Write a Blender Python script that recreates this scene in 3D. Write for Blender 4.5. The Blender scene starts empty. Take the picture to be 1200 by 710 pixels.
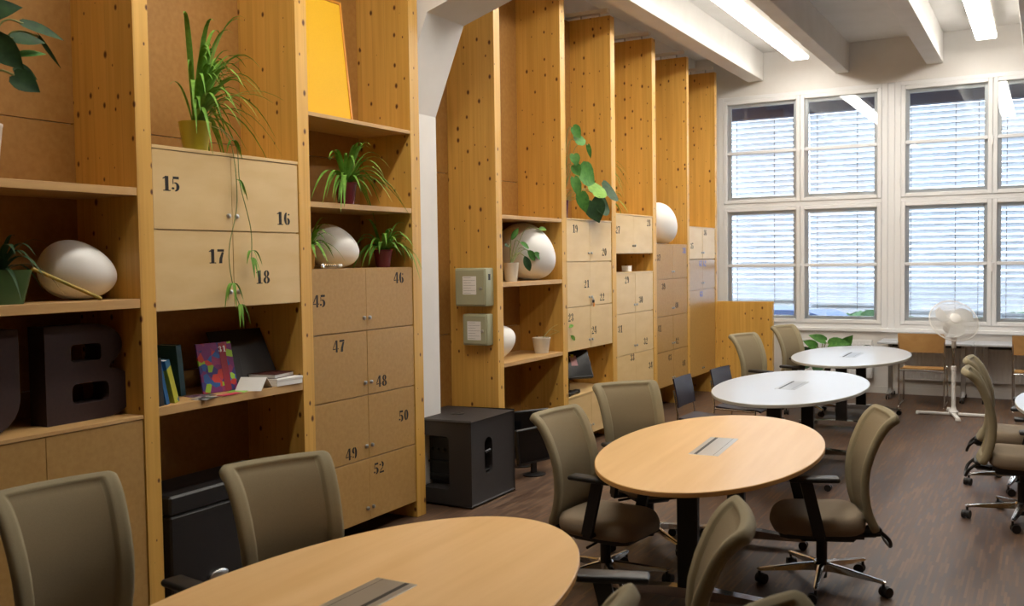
import bpy, bmesh, math, random
from mathutils import Vector, Matrix, Quaternion
S = bpy.context.scene
PI = math.pi
# ------------------------------------------------------------------ camera
H = 1.85
def cam_setup():
    vx = Vector((-1464, 334)); vy = Vector((1228, 296)); c = Vector((600, 355))
    f = math.sqrt(-(vx - c).dot(vy - c))
    yd = Vector((*(vy - c), f)).normalized(); xd = -Vector((*(vx - c), f)).normalized(); zd = xd.cross(yd)
    right = Vector((xd.x, yd.x, zd.x)); down = Vector((xd.y, yd.y, zd.y)); fwd = Vector((xd.z, yd.z, zd.z))
    cd = bpy.data.cameras.new('camera'); cam = bpy.data.objects.new('camera', cd)
    S.collection.objects.link(cam); S.camera = cam
    m = Matrix((right, -down, -fwd)).transposed().to_4x4(); m.translation = (0, 0, H)
    cam.matrix_world = m
    cd.sensor_fit = 'HORIZONTAL'; cd.sensor_width = 36; cd.lens = 36 * f / 1200
    cd.clip_start = .05; cd.clip_end = 200
    cd.dof.use_dof = True; cd.dof.focus_distance = 7.0; cd.dof.aperture_fstop = 4.0
cam_setup()
# ------------------------------------------------------------------ world, exposure
W = bpy.data.worlds.new('overcast_sky'); S.world = W; W.use_nodes = True
bg = W.node_tree.nodes['Background']; bg.inputs[0].default_value = (.84, .905, 1, 1); bg.inputs[1].default_value = 10.0
S.view_settings.view_transform = 'Standard'; S.view_settings.look = 'None'
S.view_settings.exposure = 0.0; S.view_settings.gamma = 1; S.view_settings.use_curve_mapping = False
LAMP = 27.0                                                         # radiance of the ceiling lamps' diffusers
# ------------------------------------------------------------------ helpers
C = S.collection
def lin(r, g, b):
    f = lambda v: (v/255/12.92 if v/255 <= .04045 else ((v/255 + .055)/1.055)**2.4)
    return (f(r), f(g), f(b), 1)
def tagp(o, label=None, cat=None, group=None, kind=None):
    if label: o['label'] = label
    if cat: o['category'] = cat
    if group: o['group'] = group
    if kind: o['kind'] = kind
    return o
def thing(name, label, cat, loc=(0, 0, 0), rz=0, group=None):
    o = bpy.data.objects.new(name, None); C.objects.link(o); o.location = loc; o.rotation_euler = (0, 0, rz)
    o.empty_display_size = .1
    return tagp(o, label, cat, group)
def obj(name, bm, m, parent=None, smooth=None, loc=None):
    bmesh.ops.recalc_face_normals(bm, faces=bm.faces[:])
    me = bpy.data.meshes.new(name); bm.to_mesh(me); bm.free(); me.materials.append(m)
    if smooth is not None:
        me.polygons.foreach_set('use_smooth', [True]*len(me.polygons))
        if smooth < 180: me.set_sharp_from_angle(angle=math.radians(smooth))
    o = bpy.data.objects.new(name, me); C.objects.link(o)
    if parent: o.parent = parent
    if loc: o.location = loc
    return o
def inst(o, parent, loc=(0, 0, 0), rz=0):
    c = o.copy(); C.objects.link(c); c.parent = parent; c.location = loc; c.rotation_euler = (0, 0, rz); return c
def copy_tree(o, parent=None):
    c = o.copy(); C.objects.link(c)
    if parent: c.parent = parent
    for ch in list(o.children): copy_tree(ch, c)
    return c
def struct(name, bm, m, smooth=None): return tagp(obj(name, bm, m, None, smooth), kind='structure')
def NB(): return bmesh.new()
def box(bm, x0, x1, y0, y1, z0, z1, bev=0, M=None, seg=1):
    r = bmesh.ops.create_cube(bm, size=1); vs = r['verts']
    for v in vs: v.co = Vector((x0 + (v.co.x + .5)*(x1 - x0), y0 + (v.co.y + .5)*(y1 - y0), z0 + (v.co.z + .5)*(z1 - z0)))
    if bev:
        es = list({e for v in vs for e in v.link_edges})
        r = bmesh.ops.bevel(bm, geom=es, offset=bev, segments=seg, affect='EDGES', profile=.5)
        vs = [v for v in set(r['verts'])|set(v for v in vs if v.is_valid)]
    if M is not None: bmesh.ops.transform(bm, matrix=M, verts=vs)
    return bm
def BX(*a, **k): return box(NB(), *a, **k)
def frame_of(d):
    d = d.normalized(); a = Vector((0, 0, 1)) if abs(d.z) < .9 else Vector((1, 0, 0))
    u = d.cross(a).normalized(); return u, d.cross(u)
def tube(bm, pts, r, n=8, close=False, caps=True):
    pts = [Vector(p) for p in pts]; N = len(pts); rings = []
    rs = r if isinstance(r, (list, tuple)) else [r]*N
    u = None
    for i, p in enumerate(pts):
        if close: t = (pts[(i+1) % N] - pts[i-1])
        else: t = pts[min(i+1, N-1)] - pts[max(i-1, 0)]
        t.normalize()
        if u is None: u, w = frame_of(t)
        else:
            u = (u - t*u.dot(t))
            u = u.normalized() if u.length > 1e-6 else frame_of(t)[0]
            w = t.cross(u)
        rings.append([bm.verts.new(p + (u*math.cos(2*PI*k/n) + w*math.sin(2*PI*k/n))*rs[i]) for k in range(n)])
    for i in range(N if close else N-1):
        a, b = rings[i], rings[(i+1) % N]
        for k in range(n): bm.faces.new((a[k], a[(k+1) % n], b[(k+1) % n], b[k]))
    if caps and not close: bm.faces.new(rings[0][::-1]); bm.faces.new(rings[-1])
    return bm
def lathe(bm, prof, n=24, M=None, cap=True):
    rings = []
    for r, z in prof:
        rings.append([bm.verts.new((r*math.cos(2*PI*k/n), r*math.sin(2*PI*k/n), z)) for k in range(n)] if r > 1e-5 else [bm.verts.new((0, 0, z))])
    for a, b in zip(rings, rings[1:]):
        for k in range(n):
            q = [a[k % len(a)], a[(k+1) % len(a)], b[(k+1) % len(b)], b[k % len(b)]]
            q = list(dict.fromkeys(q))
            if len(q) > 2: bm.faces.new(q)
    if cap:
        if len(rings[0]) > 1: bm.faces.new(rings[0][::-1])
        if len(rings[-1]) > 1: bm.faces.new(rings[-1])
    if M is not None: bmesh.ops.transform(bm, matrix=M, verts=[v for r in rings for v in r])
    return bm
def prism(bm, loop, h, M=None):
    """loop in xy, extruded to z=h"""
    a = [bm.verts.new((x, y, 0)) for x, y in loop]; b = [bm.verts.new((x, y, h)) for x, y in loop]; n = len(a)
    bm.faces.new(a[::-1]); bm.faces.new(b)
    for k in range(n): bm.faces.new((a[k], a[(k+1) % n], b[(k+1) % n], b[k]))
    if M is not None: bmesh.ops.transform(bm, matrix=M, verts=a + b)
    return bm
def smooth_curve(pts, n=6):
    pts = [Vector(p) for p in pts]; out = []
    for i in range(len(pts)-1):
        p0, p1, p2, p3 = pts[max(i-1, 0)], pts[i], pts[i+1], pts[min(i+2, len(pts)-1)]
        for k in range(n):
            t = k/n
            out.append(.5*((2*p1) + (-p0+p2)*t + (2*p0-5*p1+4*p2-p3)*t*t + (-p0+3*p1-3*p2+p3)*t**3))
    out.append(pts[-1]); return out
# ------------------------------------------------------------------ materials
def mat(name, col, rough=.5, metal=0, spec=.5, trans=None):
    m = bpy.data.materials.new(name); m.use_nodes = True; b = m.node_tree.nodes['Principled BSDF']
    b.inputs['Base Color'].default_value = col; b.inputs['Roughness'].default_value = rough
    b.inputs['Metallic'].default_value = metal; b.inputs['Specular IOR Level'].default_value = spec
    return m
class NT:
    def __init__(s, m): s.t = m.node_tree; s.b = s.t.nodes['Principled BSDF']
    def n(s, typ, **k):
        nd = s.t.nodes.new(typ)
        for a, v in k.items():
            if a.startswith('i_'): 
                key = a[2:].replace('_', ' '); nd.inputs[int(key) if key.isdigit() else key].default_value = v
            else: setattr(nd, a, v)
        return nd
    def l(s, a, b): s.t.links.new(a, b)
    def coords(s, scale, rand=True, kind='Object'):
        tc = s.n('ShaderNodeTexCoord'); mp = s.n('ShaderNodeMapping'); mp.inputs['Scale'].default_value = scale
        if rand:
            oi = s.n('ShaderNodeObjectInfo'); ml = s.n('ShaderNodeMath', operation='MULTIPLY', i_1=37.3); s.l(oi.outputs['Random'], ml.inputs[0])
            ad = s.n('ShaderNodeVectorMath', operation='ADD'); s.l(tc.outputs[kind], ad.inputs[0]); s.l(ml.outputs[0], ad.inputs[1]); s.l(ad.outputs[0], mp.inputs[0])
        else: s.l(tc.outputs[kind], mp.inputs[0])
        return mp.outputs[0]
    def ramp(s, fac, stops):
        r = s.n('ShaderNodeValToRGB'); e = r.color_ramp.elements
        while len(e) < len(stops): e.new(.5)
        for i, (p, c) in enumerate(stops): e[i].position = p; e[i].color = c
        s.l(fac, r.inputs[0]); return r.outputs[0]
    def mix(s, fac, a, b, mode='MIX'):
        m = s.n('ShaderNodeMix', data_type='RGBA', blend_type=mode)
        for v, i in ((fac, 0), (a, 6), (b, 7)):
            if hasattr(v, 'links'): s.l(v, m.inputs[i])
            else: m.inputs[i].default_value = v
        return m.outputs[2]
    def bump(s, h, st, dist=.01):
        b = s.n('ShaderNodeBump'); b.inputs['Strength'].default_value = st; b.inputs['Distance'].default_value = dist
        s.l(h, b.inputs['Height']); s.l(b.outputs[0], s.b.inputs['Normal'])
def noisy(name, c1, c2, scale=(20, 20, 20), rough=.5, metal=0, bump=0, spec=.5, detail=4, kind='Object'):
    m = mat(name, c1, rough, metal, spec); t = NT(m)
    nz = t.n('ShaderNodeTexNoise', i_Scale=1.0, i_Detail=detail); t.l(t.coords(scale, kind=kind), nz.inputs['Vector'])
    t.l(t.ramp(nz.outputs[0], [(.3, c1), (.7, c2)]), t.b.inputs['Base Color'])
    if bump: t.bump(nz.outputs[0], bump)
    return m
def pine(name, across):
    """knotty glued pine: board strips along the chosen axis, grain and round knots"""
    m = mat(name, lin(214, 160, 84), .42); t = NT(m)
    co = t.coords((1, 1, 1))
    sp = t.n('ShaderNodeSeparateXYZ'); t.l(co, sp.inputs[0])
    axn = t.n('ShaderNodeMath', operation='ADD'); t.l(sp.outputs['X'], axn.inputs[0]); t.l(sp.outputs['Y'], axn.inputs[1]); ax = axn.outputs[0]
    st = t.n('ShaderNodeMath', operation='MULTIPLY', i_1=9.5); t.l(ax, st.inputs[0])
    fl = t.n('ShaderNodeMath', operation='FLOOR'); t.l(st.outputs[0], fl.inputs[0])
    wn = t.n('ShaderNodeTexWhiteNoise', noise_dimensions='1D'); t.l(fl.outputs[0], wn.inputs['W'])
    # grain
    gm = t.n('ShaderNodeMapping'); gm.inputs['Scale'].default_value = (30, 30, 1.1); t.l(co, gm.inputs[0])
    off = t.n('ShaderNodeVectorMath', operation='ADD'); t.l(gm.outputs[0], off.inputs[0]); t.l(wn.outputs['Color'], off.inputs[1])
    gn = t.n('ShaderNodeTexNoise', i_Scale=1.0, i_Detail=3.0); t.l(off.outputs[0], gn.inputs['Vector'])
    base = t.ramp(gn.outputs[0], [(.3, lin(209, 160, 74)), (.7, lin(226, 179, 92))])
    tone = t.ramp(wn.outputs['Value'], [(0, (.93, .92, .88, 1)), (1, (1.03, 1.02, 1.0, 1))])
    base = t.mix(1.0, base, tone, 'MULTIPLY')
    fr = t.n('ShaderNodeMath', operation='FRACT'); t.l(st.outputs[0], fr.inputs[0])
    jl = t.n('ShaderNodeMath', operation='LESS_THAN', i_1=.03); t.l(fr.outputs[0], jl.inputs[0])
    jm = t.n('ShaderNodeMath', operation='MULTIPLY', i_1=.22); t.l(jl.outputs[0], jm.inputs[0])
    base = t.mix(jm.outputs[0], base, lin(120, 75, 30))
    # knots
    cb = t.n('ShaderNodeCombineXYZ'); t.l(ax, cb.inputs[0]); t.l(sp.outputs['Z'], cb.inputs[1])
    km = t.n('ShaderNodeMapping'); km.inputs['Scale'].default_value = (9.5, 6.0, 1); t.l(cb.outputs[0], km.inputs[0])
    vo = t.n('ShaderNodeTexVoronoi', feature='F1', voronoi_dimensions='2D', i_Scale=1.0); t.l(km.outputs[0], vo.inputs['Vector'])
    sc = t.n('ShaderNodeSeparateColor'); t.l(vo.outputs['Color'], sc.inputs[0])
    kr = t.n('ShaderNodeMapRange'); t.l(sc.outputs[0], kr.inputs[0]); kr.inputs['From Min'].default_value = .2; kr.inputs['From Max'].default_value = 1; kr.inputs['To Min'].default_value = .004; kr.inputs['To Max'].default_value = .15
    dv = t.n('ShaderNodeMath', operation='DIVIDE'); t.l(vo.outputs['Distance'], dv.inputs[0]); t.l(kr.outputs[0], dv.inputs[1])
    kn = t.ramp(dv.outputs[0], [(.45, (1, 1, 1, 1)), (1.0, (0, 0, 0, 1))])
    halo = t.ramp(dv.outputs[0], [(.0, (.35, .35, .35, 1)), (1.0, (0, 0, 0, 1))])
    base = t.mix(halo, base, lin(160, 95, 35)); base = t.mix(kn, base, lin(92, 48, 16))
    t.l(base, t.b.inputs['Base Color']); t.bump(gn.outputs[0], .05, .002)
    return m
M = {}
M['pine'] = pine('knotty_pine', 'x')
M['pine_y'] = pine('knotty_pine_edge', 'y')
M['ply'] = noisy('birch_plywood', lin(226, 196, 142), lin(217, 184, 127), (3, 3, 9), .38)
M['mdf'] = noisy('brown_fibreboard', lin(182, 143, 82), lin(171, 131, 71), (40, 40, 40), .5)
M['mdfgloss'] = noisy('glossy_brown_fibreboard', lin(182, 143, 82), lin(171, 131, 71), (40, 40, 40), .3)
M['shelfboard'] = noisy('shelf_board', lin(205, 165, 108), lin(192, 150, 94), (30, 4, 30), .45)
M['hardboard'] = noisy('hardboard', lin(166, 121, 58), lin(154, 108, 47), (30, 30, 30), .6)
M['white'] = noisy('white_plaster', lin(234, 232, 229), lin(227, 225, 221), (3, 3, 3), .8)
M['whitepaint'] = mat('white_window_paint', lin(236, 237, 238), .4)
M['whiteplastic'] = mat('white_plastic', lin(235, 233, 228), .4)
M['black'] = mat('black_plastic', lin(24, 23, 24), .45)
M['blacksteel'] = mat('black_powder_coat', lin(20, 20, 21), .5)
M['paint'] = mat('black_stencil_paint', lin(32, 26, 24), .7)
M['chrome'] = mat('polished_aluminium', lin(215, 215, 215), .16, 1)
M['steel'] = mat('satin_steel', lin(190, 190, 188), .32, 1)
M['fabric'] = noisy('taupe_upholstery', lin(150, 134, 112), lin(138, 122, 101), (400, 400, 400), .95, bump=.15)
M['mesh'] = noisy('taupe_mesh_back', lin(152, 141, 112), lin(140, 129, 101), (500, 500, 500), .9, bump=.2)
M['meshpanel'] = noisy('taupe_mesh_panel', lin(140, 126, 98), lin(126, 112, 86), (500, 500, 500), .95, bump=.2)
M['egg'] = mat('opal_glass', lin(243, 242, 238), .4)
M['paper'] = mat('white_paper', lin(236, 234, 230), .8)
def wood_table():
    m = mat('beech_laminate', lin(222, 178, 122), .34); t = NT(m)
    nz = t.n('ShaderNodeTexNoise', i_Scale=1.0, i_Detail=3.0); t.l(t.coords((14, .9, 14)), nz.inputs['Vector'])
    t.l(t.ramp(nz.outputs[0], [(.3, lin(224, 180, 120)), (.7, lin(233, 192, 136))]), t.b.inputs['Base Color']); return m
M['beech'] = wood_table()
M['beechedge'] = mat('beech_edge_band', lin(214, 165, 98), .4)
M['whitetop'] = mat('white_laminate', lin(190, 194, 200), .28)
M['greyedge'] = mat('grey_edge_band', lin(190, 188, 178), .4)
M['chairwood'] = noisy('honey_beech_shell', lin(200, 156, 98), lin(186, 141, 84), (8, 50, 8), .4)
def floor_mat():
    m = mat('end_grain_parquet', lin(98, 76, 60), .5); t = NT(m)
    tc = t.n('ShaderNodeTexCoord'); mp = t.n('ShaderNodeMapping'); mp.inputs['Rotation'].default_value = (0, 0, PI/2); t.l(tc.outputs['Object'], mp.inputs[0])
    br = t.n('ShaderNodeTexBrick', offset=.37, offset_frequency=2, i_Scale=1.0); t.l(mp.outputs[0], br.inputs['Vector'])
    br.inputs['Color1'].default_value = (0, 0, 0, 1); br.inputs['Color2'].default_value = (1, 1, 1, 1); br.inputs['Mortar'].default_value = (.1, .1, .1, 1)
    br.inputs['Mortar Size'].default_value = .0008; br.inputs['Brick Width'].default_value = .2; br.inputs['Row Height'].default_value = .016; br.inputs['Bias'].default_value = 0
    nz = t.n('ShaderNodeTexNoise', i_Scale=1.3, i_Detail=5.0); t.l(tc.outputs['Object'], nz.inputs['Vector'])
    c = t.ramp(br.outputs['Color'], [(0, lin(66, 46, 33)), (.6, lin(96, 71, 52)), (1, lin(128, 100, 76))])
    c = t.mix(.25, c, t.ramp(nz.outputs[0], [(.3, lin(74, 56, 45)), (.7, lin(98, 77, 61))]))
    t.l(c, t.b.inputs['Base Color'])
    t.l(t.ramp(br.outputs['Color'], [(0, (.42,)*3 + (1,)), (1, (.56,)*3 + (1,))]), t.b.inputs['Roughness'])
    return m
M['floor'] = floor_mat()
def glass_mat():
    m = bpy.data.materials.new('window_glass'); m.use_nodes = True; t = m.node_tree; t.nodes.clear()
    o = t.nodes.new('ShaderNodeOutputMaterial'); mx = t.nodes.new('ShaderNodeMixShader'); tr = t.nodes.new('ShaderNodeBsdfTransparent'); gl = t.nodes.new('ShaderNodeBsdfGlossy')
    fr = t.nodes.new('ShaderNodeFresnel'); fr.inputs[0].default_value = 1.5; gl.inputs['Roughness'].default_value = .01; tr.inputs[0].default_value = (.97, .985, .99, 1)
    ad = t.nodes.new('ShaderNodeMath'); ad.operation = 'MULTIPLY'; ad.inputs[1].default_value = 1.3
    t.links.new(fr.outputs[0], ad.inputs[0]); t.links.new(ad.outputs[0], mx.inputs[0]); t.links.new(tr.outputs[0], mx.inputs[1]); t.links.new(gl.outputs[0], mx.inputs[2]); t.links.new(mx.outputs[0], o.inputs[0])
    return m
M['glass'] = glass_mat()
def emit(name, col, s):
    m = bpy.data.materials.new(name); m.use_nodes = True; b = m.node_tree.nodes['Principled BSDF']
    b.inputs['Base Color'].default_value = (.8, .8, .8, 1); b.inputs['Emission Color'].default_value = col; b.inputs['Emission Strength'].default_value = s; return m
M['lamp'] = emit('lamp_diffuser', (1, .94, .845, 1), LAMP)
def slat_mat():
    m = mat('blind_slat', lin(226, 230, 236), .5); b = m.node_tree.nodes['Principled BSDF']
    return m
M['slat'] = slat_mat()
def leafm(name, a, b): 
    m = noisy(name, lin(*a), lin(*b), (25, 25, 25), .6, spec=.3); return m
M['leaf'] = leafm('spider_plant_leaf', (88, 138, 48), (128, 174, 70))
M['leafdark'] = leafm('dark_green_leaf', (34, 60, 36), (50, 82, 44))
M['leafmid'] = leafm('glossy_green_leaf', (58, 110, 44), (86, 140, 60))
M['stem'] = mat('plant_stem', lin(132, 142, 84), .6)
M['soil'] = noisy('potting_soil', lin(48, 36, 28), lin(66, 50, 38), (90, 90, 90), .95)
# ------------------------------------------------------------------ structure
XF, XB, WY = -3.98, -4.44, 13.75                                    # shelf front, shelf back, window wall
CZ = 4.70
struct('floor', BX(-4.7, 5.6, -3.1, WY + .3, -.12, 0), M['floor'])
struct('ceiling', BX(-4.7, 5.6, -3.1, WY + .3, CZ, CZ + .15), M['white'])
struct('wall_left', BX(-4.7, -4.5, -3.1, WY + .3, 0, CZ), M['white'])
struct('wall_right', BX(5.5, 5.7, -3.1, WY + .3, 0, CZ), M['hardboard'])
struct('wall_back', BX(-4.7, 5.7, -3.3, -3.1, 0, CZ), M['hardboard'])
BZ0, BZ1 = .87, 4.12                                                # window opening
b = NB(); box(b, -4.7, 5.7, WY, WY + .35, 0, BZ0 - .02); box(b, -4.7, 5.7, WY, WY + .35, BZ1, CZ); box(b, -4.7, -4.16, WY, WY + .35, BZ0 - .02, BZ1); box(b, 2.9, 5.7, WY, WY + .35, BZ0 - .02, BZ1)
struct('wall_window', b, M['white'])
for i, (x0, x1) in enumerate(((-3.73, -3.51), (-2.535, -2.36), (-1.40, -1.20), (-.28, -.06), (.86, 1.06), (1.98, 2.18), (3.1, 3.3))):
    struct('trim_%d' % (i + 1), BX(x0, x1, -3.1, WY, 4.31, CZ, bev=.006), M['white'])
# column with haunch and cross beam (portal frame)
def portal(name, y0, y1):
    prof = [(-4.5, 0), (-4.19, 0), (-4.19, 2.97), (-3.92, 3.64), (-2.30, 4.16), (3.3, 4.16), (4.92, 3.64), (5.19, 2.97), (5.19, 0), (5.5, 0), (5.5, CZ), (-4.5, CZ)]
    m = Matrix.Translation((0, y1, 0)) @ Matrix.Rotation(PI/2, 4, 'X')
    return struct(name, prism(NB(), prof, y1 - y0, m), M['white'])
portal('trim_8', 5.90, 6.40); portal('trim_9', -1.7, -1.2)
struct('baseboard_window', BX(-4.4, 3.5, WY - .012, WY, 0, .09), M['white'])
# window 1 and 2: box windows with two sashes up and two below, each with a middle bar and two panes
def window(n, x0, x1, mx0, mx1):
    P = M['whitepaint']; y0 = WY - .01; y1 = WY + .14
    f = NB(); fr = .075
    box(f, x0, x0 + fr, y0, y1, BZ0, BZ1, bev=.005); box(f, x1 - fr, x1, y0, y1, BZ0, BZ1, bev=.005)
    box(f, x0 + fr, x1 - fr, y0, y1, BZ1 - .055, BZ1, bev=.005); box(f, x0 + fr, x1 - fr, y0, y1, BZ0, BZ0 + .055, bev=.005)
    box(f, x0 + fr, x1 - fr, y0, y1, 2.545, 2.605, bev=.005)
    r = tagp(obj('window_%d' % n, f, P), kind='structure')
    for (a, b_) in ((x0 + fr, (mx0 + mx1)/2), ((mx0 + mx1)/2, x1 - fr)):
        for (z0, z1, zm) in ((BZ0 + .055, 2.545, 1.725), (2.605, BZ1 - .055, 3.32)):
            s = NB(); w = .055; ys = y0 - .012; ye = y0 + .04
            box(s, a + .002, a + w, ys, ye, z0 + .002, z1 - .002, bev=.006); box(s, b_ - w, b_ - .002, ys, ye, z0 + .002, z1 - .002, bev=.006)
            box(s, a + w, b_ - w, ys, ye, z0 + .002, z0 + w, bev=.006); box(s, a + w, b_ - w, ys, ye, z1 - w, z1 - .002, bev=.006)
            box(s, a + w, b_ - w, ys + .004, ye, zm - .022, zm + .022, bev=.005)
            so = obj('sash', s, P, r)
            for (p0, p1) in ((z0 + w, zm - .022), (zm + .022, z1 - w)):
                obj('pane', BX(a + w, b_ - w, y0 + .016, y0 + .02, p0, p1), M['glass'], so)
            # outer sash of the box window
            s = NB(); yo = WY + .035; w = .10
            box(s, a - .0, a + w, yo, yo + .05, z0, z1, bev=.005); box(s, b_ - w, b_, yo, yo + .05, z0, z1, bev=.005)
            box(s, a + w, b_ - w, yo, yo + .05, z0, z0 + w, bev=.005); box(s, a + w, b_ - w, yo, yo + .05, z1 - w, z1, bev=.005)
            so = obj('outer_sash', s, P, r)
            obj('pane', BX(a + w, b_ - w, yo + .02, yo + .024, z0 + w, z1 - w), M['glass'], so)
    mxc = (mx0 + mx1)/2
    for zh in (1.72, 3.32):
        h = NB(); lathe(h, [(.02, 0), (.02, .012), (.009, .016), (.009, .04)], 12, Matrix.Translation((mxc, y0 - .012, zh)) @ Matrix.Rotation(PI/2, 4, 'X'))
        box(h, mxc - .011, mxc + .011, y0 - .066, y0 - .05, zh - .10, zh + .015, bev=.004)
        obj('window_handle', h, P, r, 40)
    h = NB()
    for xx in (x0 + .06, x1 - .06):
        for zz in (1.1, 2.3, 2.8, 3.85): tube(h, [(xx, y0 - .012, zz - .04), (xx, y0 - .012, zz + .04)], .008, 8)
    obj('hinges', h, P, r, 40)
    s = NB()                                                       # reveal lining between the two layers
    for (a, b_) in ((x0, x0 + .03), (x1 - .03, x1)): box(s, a, b_, y1, WY + .3, BZ0, BZ1)
    box(s, x0, x1, y1, WY + .3, BZ1 - .03, BZ1); box(s, x0, x1, y1, WY + .3, BZ0, BZ0 + .03); box(s, x0, x1, y1, WY + .3, 2.56, 2.59); box(s, mxc - .04, mxc + .04, y1, WY + .3, BZ0, BZ1)
    obj('reveal_lining', s, P, r)
    return r
window(1, -4.16, -1.87, -3.06, -2.95); window(2, -1.78, .51, -.67, -.57); window(3, .60, 2.89, 1.70, 1.80)
struct('trim_10', box(box(NB(), -1.87, -1.78, WY - .006, WY + .3, BZ0, BZ1, bev=.01), .51, .60, WY - .006, WY + .3, BZ0, BZ1, bev=.01), M['whitepaint'])
struct('trim_11', BX(-4.2, 2.95, WY - .05, WY + .02, BZ0 - .05, BZ0, bev=.008), M['whitepaint'])    # inner sill
# outdoor ground
struct('floor_outside', BX(-40, 40, WY + .36, 90, -.65, -.5), noisy('asphalt', lin(48, 50, 56), lin(60, 62, 66), (3, 3, 3), .9))
# ------------------------------------------------------------------ blinds
def blind(x0, x1, zb, label):
    t = thing('outdoor_blind', label, 'blind', ((x0 + x1)/2, WY + .46, zb)); L = (x1 - x0)/2 - .01
    sl = NB(); w = .04; th = -math.radians(50); top = 4.10 - zb; pts = []
    for k in range(5):
        u = -1 + k/2; d = .006*(1 - u*u); pts.append((u*w*math.cos(th) - d*math.sin(th), u*w*math.sin(th) + d*math.cos(th)))
    ring = pts + [(y + .0008, z - .0018) for y, z in pts[::-1]]
    prism(sl, ring, 2*L, Matrix(((0, 0, 1, -L), (1, 0, 0, 0), (0, 1, 0, 0), (0, 0, 0, 1))))
    first = obj('slat', sl, M['slat'], t); n = int((top - .25)/.0785)
    first.location = (0, 0, .04)
    for k in range(1, n): inst(first, t, (0, 0, .04 + k*.0785))
    obj('bottom_rail', BX(-L, L, -.03, .03, -.005, .018, bev=.004), M['slat'], t)
    obj('head_box', BX(-L, L, -.11, .06, .04 + n*.0785 - .03, top + .12), mat('blind_head_box', lin(96, 92, 108), .6), t)
    for u in (-.78, .22, .72): obj('cord', tube(NB(), [(u*L, -.045, 0), (u*L, -.045, top - .1)], .004, 6), M['blacksteel'], t)
blind(-4.14, -3.03, 1.16, 'outdoor venetian blind behind the leftmost window column, raised highest above the sill')
blind(-2.99, -1.89, 1.10, 'outdoor venetian blind behind the second window column from the left, above the pale blue car')
blind(-1.76, -.64, 1.02, 'outdoor venetian blind behind the white standing fan, lowered almost to the sill')
blind(-.60, .49, 1.00, 'outdoor venetian blind at the right edge of the photo, cut by the frame')
# ------------------------------------------------------------------ lamps
def lamp(x, y1, L, label, group):
    t = thing('ceiling_lamp', label, 'lamp', (x, y1 - L/2, 4.45), 0, group); w = .112; l = L/2 - .004
    obj('housing', box(box(NB(), -w - .012, w + .012, -l, l, .03, .10, bev=.01), -.05, .05, -l*.8, l*.8, .10, CZ - 4.45), M['whiteplastic'], t)
    obj('diffuser', BX(-w, w, -l + .004, l - .004, 0, .03, bev=.008), M['lamp'], t)
for (x, nm, vis) in ((-2.90, 'left', 'nearer the timber shelving'), (-.68, 'right', 'at the top right corner of the photo')):
    for k in range(4):
        if x < -2: lb = 'long white fluorescent ceiling lamp nearer the timber shelving, '
        elif x < 0: lb = 'long white fluorescent ceiling lamp towards the top right corner, '
        else: lb = 'long white fluorescent ceiling lamp over the right-hand tables, '
        lamp(x, 13.25 - 1.65*k, 1.65, lb + ('its end by the window wall', 'second from the window wall', 'third from the window wall', 'fourth from the window wall')[k], 'fluorescent ceiling lamps')
    for k in range(2 if x < -2 else 1):
        lamp(x, 5.6 - 1.65*k, 1.65, ('long white ceiling lamp overhead in the left lamp row' if x < -2 else 'long white ceiling lamp overhead in the middle lamp row' if x < 0 else 'long white ceiling lamp overhead in the right lamp row') + (', just before the cross beam', ', nearest the viewer')[k], 'fluorescent ceiling lamps')
# ------------------------------------------------------------------ shelving
UP = [(2.165, 2.265), (3.36, 3.456), (4.556, 4.66), (5.75, 5.862), (6.96, 7.06), (8.195, 8.298), (9.385, 9.497), (10.59, 10.705), (11.808, 11.89), (12.982, 13.068)]
FZ = 4.36
left = thing('wall_shelving', 'tall knotty pine shelving on the left, before the white column, with plants and egg lamps', 'shelving', (-4.2, 4.0, 0))
right = thing('wall_shelving', 'tall knotty pine shelving behind the white column, running to the windows', 'shelving', (-4.2, 10.0, 0))
def child(o, p):
    o.parent = p; o.matrix_parent_inverse = Matrix.Translation(-p.location); return o
for i, (a, c) in enumerate(UP):
    p = left if i < 4 else right
    o = obj('upright', BX(XB - .03, XF, a, c, 0, FZ, bev=.002), M['pine']); child(o, p)
    for xx in (-4.33, -4.12): child(obj('fixing_rod', tube(NB(), [(xx, (a + c)/2, FZ), (xx, (a + c)/2, FZ + .046)], .009, 8), M['steel']), p)
    child(obj('wall_batten', BX(-4.5, -4.02, a + .02, c - .02, FZ + .045, FZ + .085), M['whiteplastic']), p)
for i in range(9):
    y0, y1 = UP[i][1], UP[i + 1][0]; p = left if i < 3 else right
    for (z0, z1) in ((.02, 1.23), (1.234, 2.585), (2.589, FZ - .01)):
        if (y1 - y0) > .1: child(obj('back_board', BX(XB - .012, XB, y0, y1, z0, z1, bev=.001), M['hardboard']), p)
def shelf(i, ztop, th=.04, x1=XF - .003, x0=XB):
    p = left if i < 3 else right
    o = obj('shelf', BX(x0, x1, UP[i][1], UP[i + 1][0], ztop - th, ztop, bev=.0015), M['shelfboard']); child(o, p)
shelf(0, 2.238); shelf(0, 1.683, .046)
shelf(1, 1.122, .046)
shelf(2, 2.782, .025); shelf(2, 2.230, .034)
shelf(4, 2.230, .032); shelf(4, 1.664, .038); shelf(4, .985, .034)
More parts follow.
